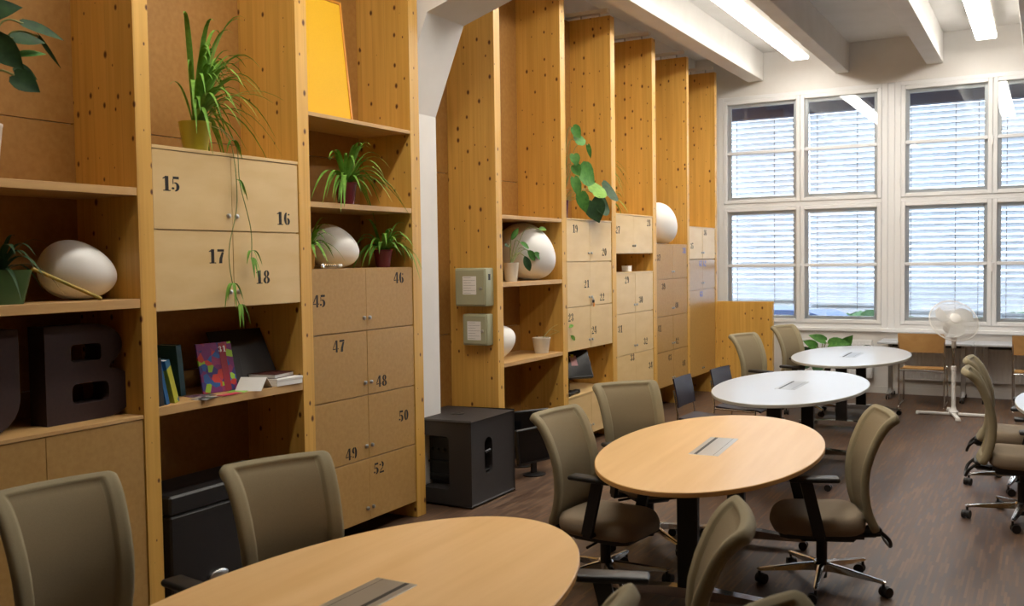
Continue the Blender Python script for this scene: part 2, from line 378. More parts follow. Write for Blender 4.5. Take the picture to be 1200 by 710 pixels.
# stencil numerals
def ell(cx, cy, rx, ry, a0, a1, n=12): return [(cx + rx*math.cos(math.radians(a0 + (a1-a0)*k/n)), cy + ry*math.sin(math.radians(a0 + (a1-a0)*k/n))) for k in range(n + 1)]
def cres(cx, cy, rx, ry, th, a0, a1):
    return ell(cx, cy, rx, ry, a0, a1) + ell(cx, cy, rx - th, ry - th*.42, a1, a0)
def rect(x0, x1, y0, y1): return [(x0, y0), (x1, y0), (x1, y1), (x0, y1)]
def ball(x, y, r=.085): return ell(x, y, r, r*.8, 0, 330, 9)
G6 = [cres(.29, .5, .27, .5, .215, 102, 262), cres(.30, .28, .26, .28, .20, -84, 84), ball(.45, .82, .08)]
DIG = {
 '0': [cres(.29, .5, .27, .5, .215, 98, 262), cres(.29, .5, .27, .5, .215, -82, 82)],
 '1': [rect(.21, .45, .0, 1), [(.05, .80), (.20, .84), (.20, .95), (.05, .86)], rect(.08, .21, 0, .07), rect(.46, .58, 0, .07)],
 '2': [cres(.28, .72, .26, .28, .205, -55, 100), ball(.11, .74, .1), [(.44, .50), (.30, .42), (.06, .19), (.16, .19), (.36, .36), (.48, .47)], rect(.04, .55, 0, .15)],
 '3': [cres(.27, .75, .25, .25, .20, -80, 100), cres(.27, .27, .28, .27, .22, -100, 80), ball(.1, .8, .1), ball(.1, .2, .1)],
 '4': [rect(.30, .48, 0, 1), [(.28, .98), (.28, .80), (.07, .36), (-.02, .34)], rect(-.02, .27, .24, .32), rect(.51, .60, .24, .32)],
 '5': [rect(.10, .53, .83, 1), rect(.08, .14, .48, .82), cres(.27, .31, .29, .31, .22, -100, 112), ball(.1, .2, .1)],
 '6': G6, '9': [[(.58 - x, 1 - y) for x, y in p] for p in G6],
 '7': [rect(.04, .56, .83, 1), [(.55, .80), (.38, .80), (.20, .36), (.16, 0), (.40, 0), (.42, .34)]],
 '8': [cres(.29, .75, .23, .25, .175, 95, 265), cres(.29, .75, .23, .25, .175, -85, 85), cres(.29, .26, .28, .26, .20, 95, 265), cres(.29, .26, .28, .26, .20, -85, 85)]}
def numeral_bm(txt, h=.077, wx=.094, t=.0007):
    """in the plane x=0 facing +x, reading along +y, centred"""
    b = NB(); adv = .062*h/.077; x = -adv*len(txt)/2
    for ch in txt:
        for poly in DIG[ch]:
            prism(b, [(x + px*wx*h/.077 + .003, (py - .5)*h) for px, py in poly], t, Matrix(((0, 0, 1, 0), (1, 0, 0, 0), (0, 1, 0, 0), (0, 0, 0, 1))))
        x += adv
    return b
NUM = {15: (3.578, 2.271), 16: (4.421, 2.117), 17: (3.881, 1.894), 18: (4.234, 1.773), 45: (4.728, 1.611), 46: (5.584, 1.739), 47: (4.910, 1.314), 48: (5.358, 1.039), 49: (5.017, .597), 50: (5.611, .763), 51: (4.775, .33), 52: (5.31, .448),
 19: (8.50, 2.144), 20: (9.195, 1.921), 21: (8.749, 1.607), 22: (9.129, 1.463), 23: (8.38, 1.296), 24: (8.918, 1.139), 25: (8.468, .345), 27: (9.555, 2.155), 28: (10.47, 2.254), 29: (9.80, 1.619), 30: (10.205, 1.39), 31: (9.60, 1.101), 32: (10.346, .914), 33: (9.935, .766), 34: (10.495, .624),
 37: (10.785, 1.854), 38: (11.696, 1.941), 39: (10.94, 1.513), 40: (11.405, 1.271), 41: (10.80, 1.023), 42: (11.41, .832), 43: (11.144, .651), 44: (11.661, .53), 35: (12.0, 1.999), 36: (12.548, 2.18), 61: (12.355, 1.772), 62: (12.525, 1.77), 63: (12.37, 1.373)}
bluepaint = mat('blue_stencil_paint', lin(70, 110, 190), .6)
def locker(i, name, label, rows, m, split=.5, knobs=True, top_t=.018, group='numbered lockers'):
    """rows: list of (z0, z1, [numbers of the two doors]) ; carcass plus doors with knob and number"""
    y0, y1 = UP[i][1] + .002, UP[i + 1][0] - .002; zb = min(r[0] for r in rows); zt = max(r[1] for r in rows)
    t = thing(name, label, 'locker', (-4.2, (y0 + y1)/2, zb), 0, group)
    o = t.location; ys = y0 + (y1 - y0)*split
    c = NB(); rel = lambda a, b_, c_, d, e, f: (a - o.x, b_ - o.x, c_ - o.y, d - o.y, e - o.z, f - o.z)
    box(c, *rel(XB + .004, XF - .028, y0, y0 + .016, zb, zt)); box(c, *rel(XB + .004, XF - .028, y1 - .016, y1, zb, zt)); box(c, *rel(XB + .004, XB + .01, y0 + .016, y1 - .016, zb, zt))
    for (z0, z1, nn) in rows: box(c, *rel(XB + .01, XF - .028, y0 + .016, y1 - .016, z0, z0 + .016)); box(c, *rel(XB + .01, XF - .028, y0 + .016, y1 - .016, z1 - .016, z1))
    obj('carcass', c, m, t)
    if top_t: obj('top_board', BX(*rel(XB + .004, XF - .002, y0, y1, zt, zt + top_t), bev=.001), M['shelfboard'] if m is M['mdf'] else m, t)
    for (z0, z1, nn) in rows:
        for k, n in enumerate(nn):
            a, b_ = ((y0 + .002, ys - .0015), (ys + .0015, y1 - .002))[k] if len(nn) == 2 else (y0 + .002, y1 - .002)
            xd = XF - .006 + (.0015 if (n and n % 3 == 0) else 0)
            d = obj('door', BX(*rel(xd - .018, xd, a, b_, z0 + .0035, z1 - .0035), bev=.0012), m, t)
            if n and n in NUM:
                yy, zz = NUM[n]
                g = obj('number', numeral_bm(str(n)), bluepaint if n in (38, 61, 62, 63) else M['paint'], d, loc=(xd - o.x, yy - o.y, zz - o.z))
            if knobs:
                ky = (b_ - .03 if k == 0 else a + .03) - o.y; kz = z0 + .085 - o.z
                kb = NB(); lathe(kb, [(.013, 0), (.013, .003), (.008, .004), (.008, .006), (.0125, .008), (.0125, .011), (.009, .0135), (0, .014)], 12, Matrix.Translation((xd - o.x, ky, kz)) @ Matrix.Rotation(PI/2, 4, 'Y'))
                obj('knob', kb, M['steel'], d, 40)
    return t
locker(1, 'locker_unit', 'pale wooden locker unit with doors 15 to 18 under the big spider plant', [(2.032, 2.446, (15, 16)), (1.61, 2.032, (17, 18))], M['ply'])
locker(2, 'locker_unit', 'brown locker unit with doors 45 to 52 below the egg lamp and burgundy pots', [(1.395, 1.812, (45, 46)), (.962, 1.395, (47, 48)), (.535, .962, (49, 50)), (.115, .535, (51, 52))], M['mdf'], top_t=0)
locker(0, 'base_cabinet', 'brown two-door base cabinet under the big dark letters, at the left edge', [(.10, 1.078, (None, None))], M['mdf'], knobs=False, top_t=.018, group=None)
locker(5, 'locker_unit', 'pale wooden locker unit with doors 19 to 24 under the climbing plant', [(1.825, 2.228, (19, 20)), (1.39, 1.825, (21, 22)), (.967, 1.39, (23, 24))], M['ply'], split=.495, top_t=.014)
locker(5, 'locker_unit', 'low pale locker with number 25 behind the office chairs, black monitor on top', [(.11, .516, (25, None))], M['ply'], split=.495)
locker(6, 'locker_unit', 'pale wooden locker unit with doors 27 and 28 above the open niche', [(1.905, 2.318, (27, 28))], M['ply'], split=.47, top_t=.014)
locker(6, 'locker_unit', 'pale wooden locker unit with doors 29 to 34 below the open niche', [(1.257, 1.69, (29, 30)), (.806, 1.257, (31, 32)), (.38, .806, (33, 34))], M['ply'], split=.5, top_t=.014)
locker(7, 'locker_unit', 'brown locker unit with doors 37 to 44 under the egg lamp nearest the windows', [(1.60, 2.02, (37, 38)), (1.157, 1.60, (39, 40)), (.733, 1.157, (41, 42)), (.31, .733, (43, 44))], M['mdf'], split=.515, top_t=0)
locker(8, 'locker_unit', 'pale locker with doors 35 and 36, highest unit beside the windows', [(1.83, 2.245, (35, 36))], M['ply'], top_t=.005)
locker(8, 'tall_cupboard', 'tall brown cupboard numbered 61 to 63 beside the windows, glossy doors', [(1.432, 1.824, (61, 62)), (.31, 1.432, (63, None))], M['mdfgloss'], top_t=0)
tagp(obj('timber_partition', BX(-4.42, -3.23, 13.075, 13.165, 0, 1.245, bev=.003), M['pine']), 'low knotty pine partition panel standing before the windows at the end of the shelving', 'partition')
# ------------------------------------------------------------------ tables
def table_proto(a=1.20, b=.61):
    t = thing('oval_table', '', 'table')
    n = 96; loop = [(b*math.cos(2*PI*k/n), a*math.sin(2*PI*k/n)) for k in range(n)]
    loop2 = [(x*.985, y*.993) for x, y in loop]
    obj('tabletop', prism(NB(), [(x*(1 - .004/b), y*(1 - .004/a)) for x, y in loop], .0255, Matrix.Translation((0, 0, .7145))), M['beech'], t, 30)
    eb = NB(); va = [[eb.verts.new((x*s, y*s2, z)) for x, y in loop] for s, s2, z in ((1 - .004/b, 1 - .004/a, .7402), (1, 1, .737), (1, 1, .717), (1 - .006/b, 1 - .006/a, .7135), (1 - .012/b, 1 - .012/a, .7135), (1 - .012/b, 1 - .012/a, .7399))]
    for i in range(len(va) - 1):
        for k in range(n): eb.faces.new((va[i][k], va[i][(k+1) % n], va[i+1][(k+1) % n], va[i+1][k]))
    obj('edge_band', eb, M['beechedge'], t, 30)
    fl = NB(); box(fl, -.085, .085, -.275, .275, .7385, .7425, bev=.0008); fo = obj('socket_flap', fl, M['steel'], t)
    obj('slot', BX(-.055, -.037, -.27, .27, .7422, .7431), M['blacksteel'], fo)
    obj('seam', BX(.055, .057, -.27, .27, .7422, .7428), M['blacksteel'], fo)
    cb = NB(); box(cb, -.03, .03, -.60, .60, .645, .695, bev=.004); box(cb, -.30, .30, -.66, -.58, .68, .7135, bev=.004); box(cb, -.30, .30, .58, .66, .68, .7135, bev=.004)
    obj('crossbeam', cb, M['blacksteel'], t)
    tr = NB(); box(tr, -.11, .11, -.33, .33, .62, .64); obj('cable_tray', tr, M['blacksteel'], t)
    for s in (-1, 1):
        lg = obj('leg', BX(-.055, .055, s*.62 - .03, s*.62 + .03, .085, .69, bev=.006), M['blacksteel'], t)
        ft = NB(); prism(ft, [(-.44, .055), (-.44, .075), (-.10, .10), (.10, .10), (.44, .075), (.44, .055), (.10, .045), (-.10, .045)], .07, Matrix.Translation((0, s*.62 + .035, 0)) @ Matrix.Rotation(PI/2, 4, 'X'))
        fo = obj('foot', ft, M['chrome'], t)
        for q in (-1, 1):
            cs = NB(); tube(cs, [(q*.42, s*.62, .03 + .025), (q*.42, s*.62, .062)], .011, 8)
            for w in (-.017, .017): tube(cs, [(q*.42, s*.62 + w - .009, .0275), (q*.42, s*.62 + w + .009, .0275)], .0275, 14)
            obj('castor', cs, M['black'], fo, 40)
    return t
tw = table_proto()
def set_mat(t, name, m):
    for c in t.children:
        if c.name.split('.')[0] == name: c.data = c.data.copy(); c.data.materials[0] = m
def place_table(src, x, y, rz, label, group=None):
    t = src if not src.get('used') else copy_tree(src)
    src['used'] = 1; t.location = (x, y, 0); t.rotation_euler = (0, 0, rz); t['label'] = label
    if group: t['group'] = group
    return t
white = copy_tree(tw); white['used'] = 0
set_mat(white, 'tabletop', M['whitetop']); set_mat(white, 'edge_band', M['greyedge'])
for t in [place_table(tw, -1.708, 5.531, .075, 'oval beech-topped meeting table in the middle, on two black legs', 'oval meeting tables'),
 place_table(tw, -1.97, 2.44, PI, 'oval beech-topped meeting table in the bottom foreground, cut by the frame', 'oval meeting tables'),
 place_table(white, -1.918, 8.443, 0, 'oval white table just behind the middle beech table, black chairs at its left', 'oval meeting tables'),
 place_table(white, -1.909, 11.293, 0, 'oval white table farthest back, next to the standing fan', 'oval meeting tables'),
 place_table(white, .40, 8.25, 0, 'oval white table at the right edge, only its rim in view', 'oval meeting tables')]:
    if 'used' in t: del t['used']
# ------------------------------------------------------------------ office chairs
def back_bm(panel):
    b = NB(); Hh = .64; r = .055; prof = smooth_curve([(-.275, .395), (-.232, .50), (-.212, .62), (-.222, .76), (-.272, .90), (-.325, .985), (-.385, 1.03)], 5)
    def side(v):
        k = v*(len(prof) - 1); i = min(int(k), len(prof) - 2); f = k - i; p = Vector(prof[i]).lerp(Vector(prof[i+1]), f)
        tg = (Vector(prof[i+1]) - Vector(prof[i])).normalized(); return p, Vector((tg[1], -tg[0]))   # normal pointing forward (+y)
    vs = [0, .012, .03, .055, .08, .09, .10, .112, .15, .22, .31, .40, .49, .58, .67, .75, .81, .85, .888, .90, .91, .92, .945, .97, .988, 1.0]
    us = [-1, -.97, -.92, -.86, -.80, -.765, -.74, -.715, -.69, -.60, -.40, -.2, 0, .2, .4, .6, .69, .715, .74, .765, .80, .86, .92, .97, 1]
    F, Bk = [], []
    for v in vs:
        p, nrm = side(v); d = min(v, 1 - v)*Hh
        W = .205 + .045*v
        hw = W if d >= r else W - r + math.sqrt(max(0, r*r - (r - d)**2))
        rf, rb = [], []
        for u in us:
            x = u*hw; de = min(d, (1 - abs(u))*hw)
            t = .023*math.sqrt(max(0, 1 - (1 - min(de/.022, 1))**2))          # rounded rim
            inn = min(max((de - .058)/.012, 0), 1); inn = inn*inn*(3 - 2*inn)
            tf, tb = t - .014*inn, t - .014*inn
            c = .035*(x/.25)**2                                               # hugs the sitter
            base = Vector((x, p[0] + c, p[1]))
            n3 = Vector((0, nrm[0], nrm[1]))
            rf.append(b.verts.new(base + n3*tf)); rb.append(b.verts.new(base - n3*tb))
        F.append(rf); Bk.append(rb)
    for i in range(len(vs) - 1):
        for k in range(len(us) - 1):
            if panel == (.109 < vs[i] < .889 and .689 > us[k] > -.691): b.faces.new((F[i][k], F[i][k+1], F[i+1][k+1], F[i+1][k])); b.faces.new((Bk[i][k+1], Bk[i][k], Bk[i+1][k], Bk[i+1][k+1]))
    bmesh.ops.delete(b, geom=[v for v in b.verts if not v.link_faces], context='VERTS')
    bmesh.ops.remove_doubles(b, verts=b.verts[:], dist=.0004)
    return b
def seat_bm():
    b = NB(); n = 40; rings = []
    for (s, z) in ((.55, .385), (.90, .385), (.975, .40), (1.0, .425), (.995, .45), (.96, .472), (.88, .483), (.6, .478), (.3, .474)):
        ring = []
        for k in range(n):
            a = 2*PI*k/n; ca, sa = math.cos(a), math.sin(a)
            x = .245*s*math.copysign(abs(ca)**.5, ca); y = .245*s*math.copysign(abs(sa)**.5, sa) + .03
            zz = z - (.05*max(0, (y - .16)/.12)**2 if z > .39 else -.0) + (.012*max(0, (-y - .05)/.2) if z > .44 else 0)
            ring.append(b.verts.new((x, y, max(zz, .385))))
        rings.append(ring)
    for r0, r1 in zip(rings, rings[1:]):
        for k in range(n): b.faces.new((r0[k], r0[(k+1) % n], r1[(k+1) % n], r1[k]))
    b.faces.new(rings[0][::-1]); b.faces.new(rings[-1]); return b
def office_chair():
    t = thing('office_chair', '', 'chair', (0, 0, 0), 0, 'taupe office chairs')
    obj('seat', seat_bm(), M['fabric'], t, 60)
    bo = obj('backrest', back_bm(False), M['mesh'], t, 75); obj('mesh_panel', back_bm(True), M['meshpanel'], bo, 75)
    pan = NB(); prism(pan, [(-.19, -.19), (.19, -.19), (.21, .20), (.17, .25), (-.17, .25), (-.21, .20)], .022, Matrix.Translation((0, 0, .364)))
    obj('seat_pan', pan, M['black'], t)
    me = NB(); box(me, -.085, .085, -.17, .13, .315, .365, bev=.012); box(me, -.05, .05, -.29, -.15, .335, .36, bev=.008)
    tube(me, [(.08, .03, .345), (.24, .03, .335)], .008, 8)
    obj('tilt_mechanism', me, M['black'], t)
    lp = NB(); pts = smooth_curve([(-.10, -.275, .40), (-.11, -.335, .345), (-.06, -.355, .295), (.06, -.355, .295), (.11, -.335, .345), (.10, -.275, .40)], 5); tube(lp, pts, .011, 8)
    tube(lp, [(-.04, -.20, .345), (-.09, -.30, .37)], .014, 8); tube(lp, [(.04, -.20, .345), (.09, -.30, .37)], .014, 8); box(lp, -.12, .12, -.30, -.262, .375, .41, bev=.008)
    obj('back_bracket', lp, M['black'], t, 50)
    for s in (-1, 1):
        ar = NB(); prism(ar, [(.03, .355), (.095, .355), (.165, .65), (.10, .65)], .024, Matrix.Translation((s*.29 - .012, 0, 0)) @ Matrix(((0, 0, 1, 0), (1, 0, 0, 0), (0, 1, 0, 0), (0, 0, 0, 1))))
        box(ar, min(s*.15, s*.30), max(s*.15, s*.30), .035, .09, .335, .357, bev=.004)
        ao = obj('armrest', ar, M['black'], t)
        pd = NB(); box(pd, s*.285 - .046, s*.285 + .046, -.04, .225, .648, .676, bev=.013, seg=3); obj('arm_pad', pd, M['black'], ao, 50)
    co = NB(); lathe(co, [(.03, .10), (.03, .27), (.018, .275), (.018, .32)], 18); lathe(co, [(.028, .045), (.028, .10)], 18)
    obj('gas_column', co, M['black'], t, 40)
    hb = NB(); lathe(hb, [(.031, .08), (.048, .085), (.05, .125), (.04, .138), (.031, .138)], 24, cap=False)
    obj('base_hub', hb, M['chrome'], t, 40)
    base = []
    for k in range(5):
        an = 2*PI*k/5
        lg = NB(); R_ = Matrix.Rotation(an, 4, 'Z')
        secs = [(.035, .024, .088, .132), (.12, .023, .088, .124), (.22, .02, .083, .11), (.345, .015, .078, .094), (.36, .011, .08, .09)]
        rings = []
        for (x, w, z0, z1) in secs: rings.append([lg.verts.new(R_ @ Vector(p)) for p in ((x, -w, z0), (x, w, z0), (x, w*.75, z1 - .004), (x, w*.3, z1), (x, -w*.3, z1), (x, -w*.75, z1 - .004))])
        for r0, r1 in zip(rings, rings[1:]):
            for q in range(6): lg.faces.new((r0[q], r0[(q+1) % 6], r1[(q+1) % 6], r1[q]))
        lg.faces.new(rings[0][::-1]); lg.faces.new(rings[-1])
        lo = obj('leg', lg, M['chrome'], t)
        cs = NB(); th = an + 1.1 + k*.9
        ex = Vector((.345*math.cos(an), .345*math.sin(an), 0)); dv = Vector((math.cos(th), math.sin(th), 0)); nv = Vector((-dv.y, dv.x, 0)); cc = ex + dv*.018
        tube(cs, [ex + Vector((0, 0, .045)), ex + Vector((0, 0, .084))], .008, 8)
        for w in (-1, 1): tube(cs, [cc + nv*(w*.017 - .009) + Vector((0, 0, .029)), cc + nv*(w*.017 + .009) + Vector((0, 0, .029))], .029, 16)
        tube(cs, [cc + nv*-.008 + Vector((0, 0, .034)), cc + nv*.008 + Vector((0, 0, .034))], .027, 12)
        obj('castor', cs, M['black'], lo, 40)
    return t
oc = office_chair(); first = [True]
def chair(x, y, dx, dy, label, base=0, lift=0, arms=0):
    t = oc if first[0] else copy_tree(oc); first[0] = False
    t.location = (x, y, 0); t.rotation_euler = (0, 0, math.atan2(-dx, dy)); t['label'] = label
    for c in t.children:
        n = c.name.split('.')[0]
        if n == 'leg':
            c.rotation_euler = (0, 0, base - t.rotation_euler.z)
        elif lift and n in ('seat', 'backrest', 'seat_pan', 'tilt_mechanism', 'back_bracket'): c.location.z += lift
        if arms and n == 'armrest': c.location.z += arms
    return t
dg = math.radians
chair(-2.90, 2.25, .985, -.17, 'taupe office chair at the left end of the near beech table, cut by the frame', .2, .01)
chair(-2.46, 2.87, .93, -.37, 'taupe office chair with black armrest at the near beech table, before the book shelf', .5, 0)
chair(-2.20, 5.05, .99, -.14, 'taupe office chair left of the middle beech table, beside the black loudspeaker', dg(20), -.08)
chair(-2.26, 5.91, .76, -.65, 'taupe office chair behind the middle beech table, its back before the pale lockers', dg(-40), -.04)
chair(-1.10, 5.56, -.93, -.36, 'taupe office chair right of the middle beech table, seat and chrome base fully shown', dg(-12), -.06)
chair(-1.18, 2.93, -.95, -.31, 'blurred back of a taupe office chair rising in front of the middle beech table', .3, -.015, .05)
chair(-1.23, 1.98, -1, 0, 'taupe office chair showing only a back corner at the bottom edge, under an armrest', .3, -.0)
chair(-.31, 2.22, .95, -.3, 'taupe office chair showing only its top at the bottom edge, below a chrome base', .3, -.07)
chair(-.14, 7.50, 1, .08, 'nearer of the two taupe office chairs at the right edge, chrome base in view', dg(190), -.0)
chair(-.20, 8.58, 1, .0, 'farther of the two taupe office chairs at the right edge, half hidden', dg(190), -.03)
chair(-2.58, 10.30, .94, -.34, 'taupe office chair between the white tables, in front of the pine partition', .1, -.03)
chair(-2.48, 11.70, .94, -.34, 'taupe office chair at the farthest white table, right of the pine partition', .4, -.03)
# ------------------------------------------------------------------ black visitor chairs
def visitor():
    t = thing('visitor_chair', '', 'chair', (0, 0, 0), 0, 'black visitor chairs'); navy = mat('dark_shell_plastic', lin(44, 38, 48), .45)
    def shell(pts, w, th):
        b = NB(); F, B2 = [], []
        pts = smooth_curve(pts, 4)
        for i, (y, z) in enumerate(pts):
            tg = Vector(pts[min(i+1, len(pts)-1)]) - Vector(pts[max(i-1, 0)]); tg.normalize(); n = Vector((0, -tg[1], tg[0]))
            F.append([b.verts.new(Vector((u*w, y + (abs(u)**2*.012), z)) + n*th/2) for u in (-1, -.5, 0, .5, 1)]); B2.append([b.verts.new(Vector((u*w, y + (abs(u)**2*.012), z)) - n*th/2) for u in (-1, -.5, 0, .5, 1)])
        m_ = len(pts)
        for i in range(m_ - 1):
            for k in range(4): b.faces.new((F[i][k], F[i][k+1], F[i+1][k+1], F[i+1][k])); b.faces.new((B2[i][k+1], B2[i][k], B2[i+1][k], B2[i+1][k+1]))
            b.faces.new((F[i][0], F[i+1][0], B2[i+1][0], B2[i][0])); b.faces.new((F[i][4], B2[i][4], B2[i+1][4], F[i+1][4]))
        for k in range(4): b.faces.new((F[0][k], B2[0][k], B2[0][k+1], F[0][k+1])); b.faces.new((F[-1][k+1], B2[-1][k+1], B2[-1][k], F[-1][k]))
        return b
    obj('seat', shell([(-.20, .455), (0, .44), (.18, .445), (.235, .43)], .22, .014), navy, t, 50)
    obj('backrest', shell([(-.205, .55), (-.22, .66), (-.25, .80)], .225, .012), navy, t, 50)
    for s in (-1, 1):
        obj('leg', tube(NB(), smooth_curve([(s*.235, -.26, 0), (s*.225, -.20, .42), (s*.222, -.215, .58), (s*.222, -.235, .70)], 4), .009, 8), M['chrome'], t, 60)
        obj('leg', tube(NB(), smooth_curve([(s*.235, .25, 0), (s*.225, .20, .40), (s*.215, .15, .428), (s*.215, -.20, .436)], 4), .009, 8), M['chrome'], t, 60)
    return t
vc = visitor(); vc.location = (-2.60, 8.24, 0); vc.rotation_euler = (0, 0, math.atan2(-1, 0)); vc['label'] = 'black plastic visitor chair with chrome legs, nearer of the two at the first white table'
v2 = copy_tree(vc); v2.location = (-2.50, 9.02, 0); v2.rotation_euler = (0, 0, math.atan2(-1, -.1)); v2['label'] = 'black plastic visitor chair with chrome legs, farther one, partly behind the white table edge'
# ------------------------------------------------------------------ wooden chairs at the window desks
def wood_chair():
    t = thing('wooden_chair', '', 'chair', (0, 0, 0), 0, 'wooden chairs at the window desks')
    b = NB(); F = []
    ys = [(-.20, .468), (-.1, .452), (.05, .448), (.16, .455), (.21, .447), (.225, .435)]
    A = [[b.verts.new((u*.245, y, z)) for u in (-1, -.5, 0, .5, 1)] for y, z in ys]; B2 = [[b.verts.new((u*.245, y, z - .012)) for u in (-1, -.5, 0, .5, 1)] for y, z in ys]
    for i in range(len(ys) - 1):
        for k in range(4): b.faces.new((A[i][k], A[i][k+1], A[i+1][k+1], A[i+1][k])); b.faces.new((B2[i][k+1], B2[i][k], B2[i+1][k], B2[i+1][k+1]))
        b.faces.new((A[i][0], A[i+1][0], B2[i+1][0], B2[i][0])); b.faces.new((A[i][4], B2[i][4], B2[i+1][4], A[i+1][4]))
    for k in range(4): b.faces.new((A[0][k], B2[0][k], B2[0][k+1], A[0][k+1])); b.faces.new((A[-1][k+1], B2[-1][k+1], B2[-1][k], A[-1][k]))
    obj('seat', b, M['chairwood'], t, 50)
    bk = NB(); A, B2 = [], []
    for z, y in ((.665, -.235), (.78, -.25), (.895, -.268)):
        A.append([bk.verts.new((u*.265, y - .02*(1 - u*u), z)) for u in (-1, -.75, -.4, 0, .4, .75, 1)]); B2.append([bk.verts.new((u*.265, y - .02*(1 - u*u) + .011, z)) for u in (-1, -.75, -.4, 0, .4, .75, 1)])
    for i in range(2):
        for k in range(6): bk.faces.new((A[i][k], A[i][k+1], A[i+1][k+1], A[i+1][k])); bk.faces.new((B2[i][k+1], B2[i][k], B2[i+1][k], B2[i+1][k+1]))
        bk.faces.new((A[i][0], A[i+1][0], B2[i+1][0], B2[i][0])); bk.faces.new((A[i][6], B2[i][6], B2[i+1][6], A[i+1][6]))
    for k in range(6): bk.faces.new((A[0][k], B2[0][k], B2[0][k+1], A[0][k+1])); bk.faces.new((A[-1][k+1], B2[-1][k+1], B2[-1][k], A[-1][k]))
    obj('backrest', bk, M['chairwood'], t, 50)
    for s in (-1, 1):                                                # sled side frames
        obj('side_frame', tube(NB(), smooth_curve([(s*.255, -.245, .80), (s*.255, -.235, .62), (s*.255, -.24, .03), (s*.255, -.21, .011), (s*.255, .19, .011), (s*.255, .215, .04), (s*.25, .20, .42), (s*.245, .17, .436), (s*.24, -.22, .44)], 5), .010, 8), M['chrome'], t, 60)
    obj('cross_rail', tube(tube(NB(), [(-.25, -.225, .44), (.25, -.225, .44)], .009, 8), [(-.25, .15, .434), (.25, .15, .434)], .009, 8), M['chrome'], t, 60)
    return t
wc = wood_chair(); wc.location = (-1.33, 12.88, 0); wc['label'] = 'honey-coloured wooden chair with chrome frame at the window desk, left of the fan'
w2 = copy_tree(wc); w2.location = (-.09, 12.90, 0); w2['label'] = 'honey-coloured wooden chair with chrome frame at the right edge, cut by the frame'
# ------------------------------------------------------------------ window desks
def desk():
    t = thing('folding_desk', '', 'desk', (0, 0, 0), 0, 'white desks under the windows'); g = M['steel']
    obj('desktop', BX(-.555, .555, -.29, .29, .715, .74, bev=.003), M['whitetop'], t)
    obj('modesty_rail', BX(-.44, .44, -.02, .02, .66, .71), M['blacksteel'], t)
    for s in (-1, 1):
        lg = obj('leg', BX(s*.43 - .028, s*.43 + .028, -.02, .02, .10, .70, bev=.004), g, t)
        ft = NB(); prism(ft, [(-.27, .06), (-.27, .075), (0, .11), (.27, .075), (.27, .06), (0, .07)], .05, Matrix.Translation((s*.43 - .025, 0, 0)) @ Matrix(((0, 0, 1, 0), (1, 0, 0, 0), (0, 1, 0, 0), (0, 0, 0, 1))))
        fo = obj('foot', ft, M['chrome'], t)
        for q in (-1, 1):
            cs = NB(); tube(cs, [(s*.43, q*.25, .05), (s*.43, q*.25, .066)], .01, 8)
            for w in (-.016, .016): tube(cs, [(s*.43 + w - .008, q*.25, .0275), (s*.43 + w + .008, q*.25, .0275)], .0275, 14)
            obj('castor', cs, M['black'], fo, 40)
    return t
dk = desk(); dk.location = (-1.35, 13.40, 0); dk['label'] = 'white folding desk on castors under the window, behind the left wooden chair'
d2 = copy_tree(dk); d2.location = (-.235, 13.40, 0); d2['label'] = 'white folding desk on castors under the window, at the right edge of the photo'
# radiators
def radiator(x0, x1, label):
    t = thing('radiator', label, 'radiator', ((x0 + x1)/2, WY - .06, .2), 0, 'radiators under the windows'); L = (x1 - x0)/2
    b = NB(); box(b, -L, L, -.02, .03, 0, .5, bev=.006)
    obj('panel', b, M['whitepaint'], t)
    k = -L + .03; r = NB(); box(r, -.012, .012, -.032, -.02, .03, .47, bev=.004); f = None
    ro = obj('rib', r, M['whitepaint'], t); ro.location.x = k
    while k + .045 < L - .02: k += .045; inst(ro, t, (k, 0, 0))
    obj('top_grille', BX(-L, L, -.02, .03, .5, .512, bev=.002), M['whitepaint'], t)
    v = NB(); tube(v, [(-L - .05, 0, .42), (-L, 0, .42)], .012, 8); tube(v, [(-L - .08, 0, .42), (-L - .03, 0, .42)], .02, 12); tube(v, [(-L - .05, 0, .42), (-L - .05, 0, -.2)], .008, 8)
    obj('valve', v, M['whitepaint'], t, 40)
radiator(-3.1, -2.05, 'white ribbed radiator behind the green floor plant, right of the partition'); radiator(-1.75, .3, 'long white ribbed radiator in shade under the window desks')
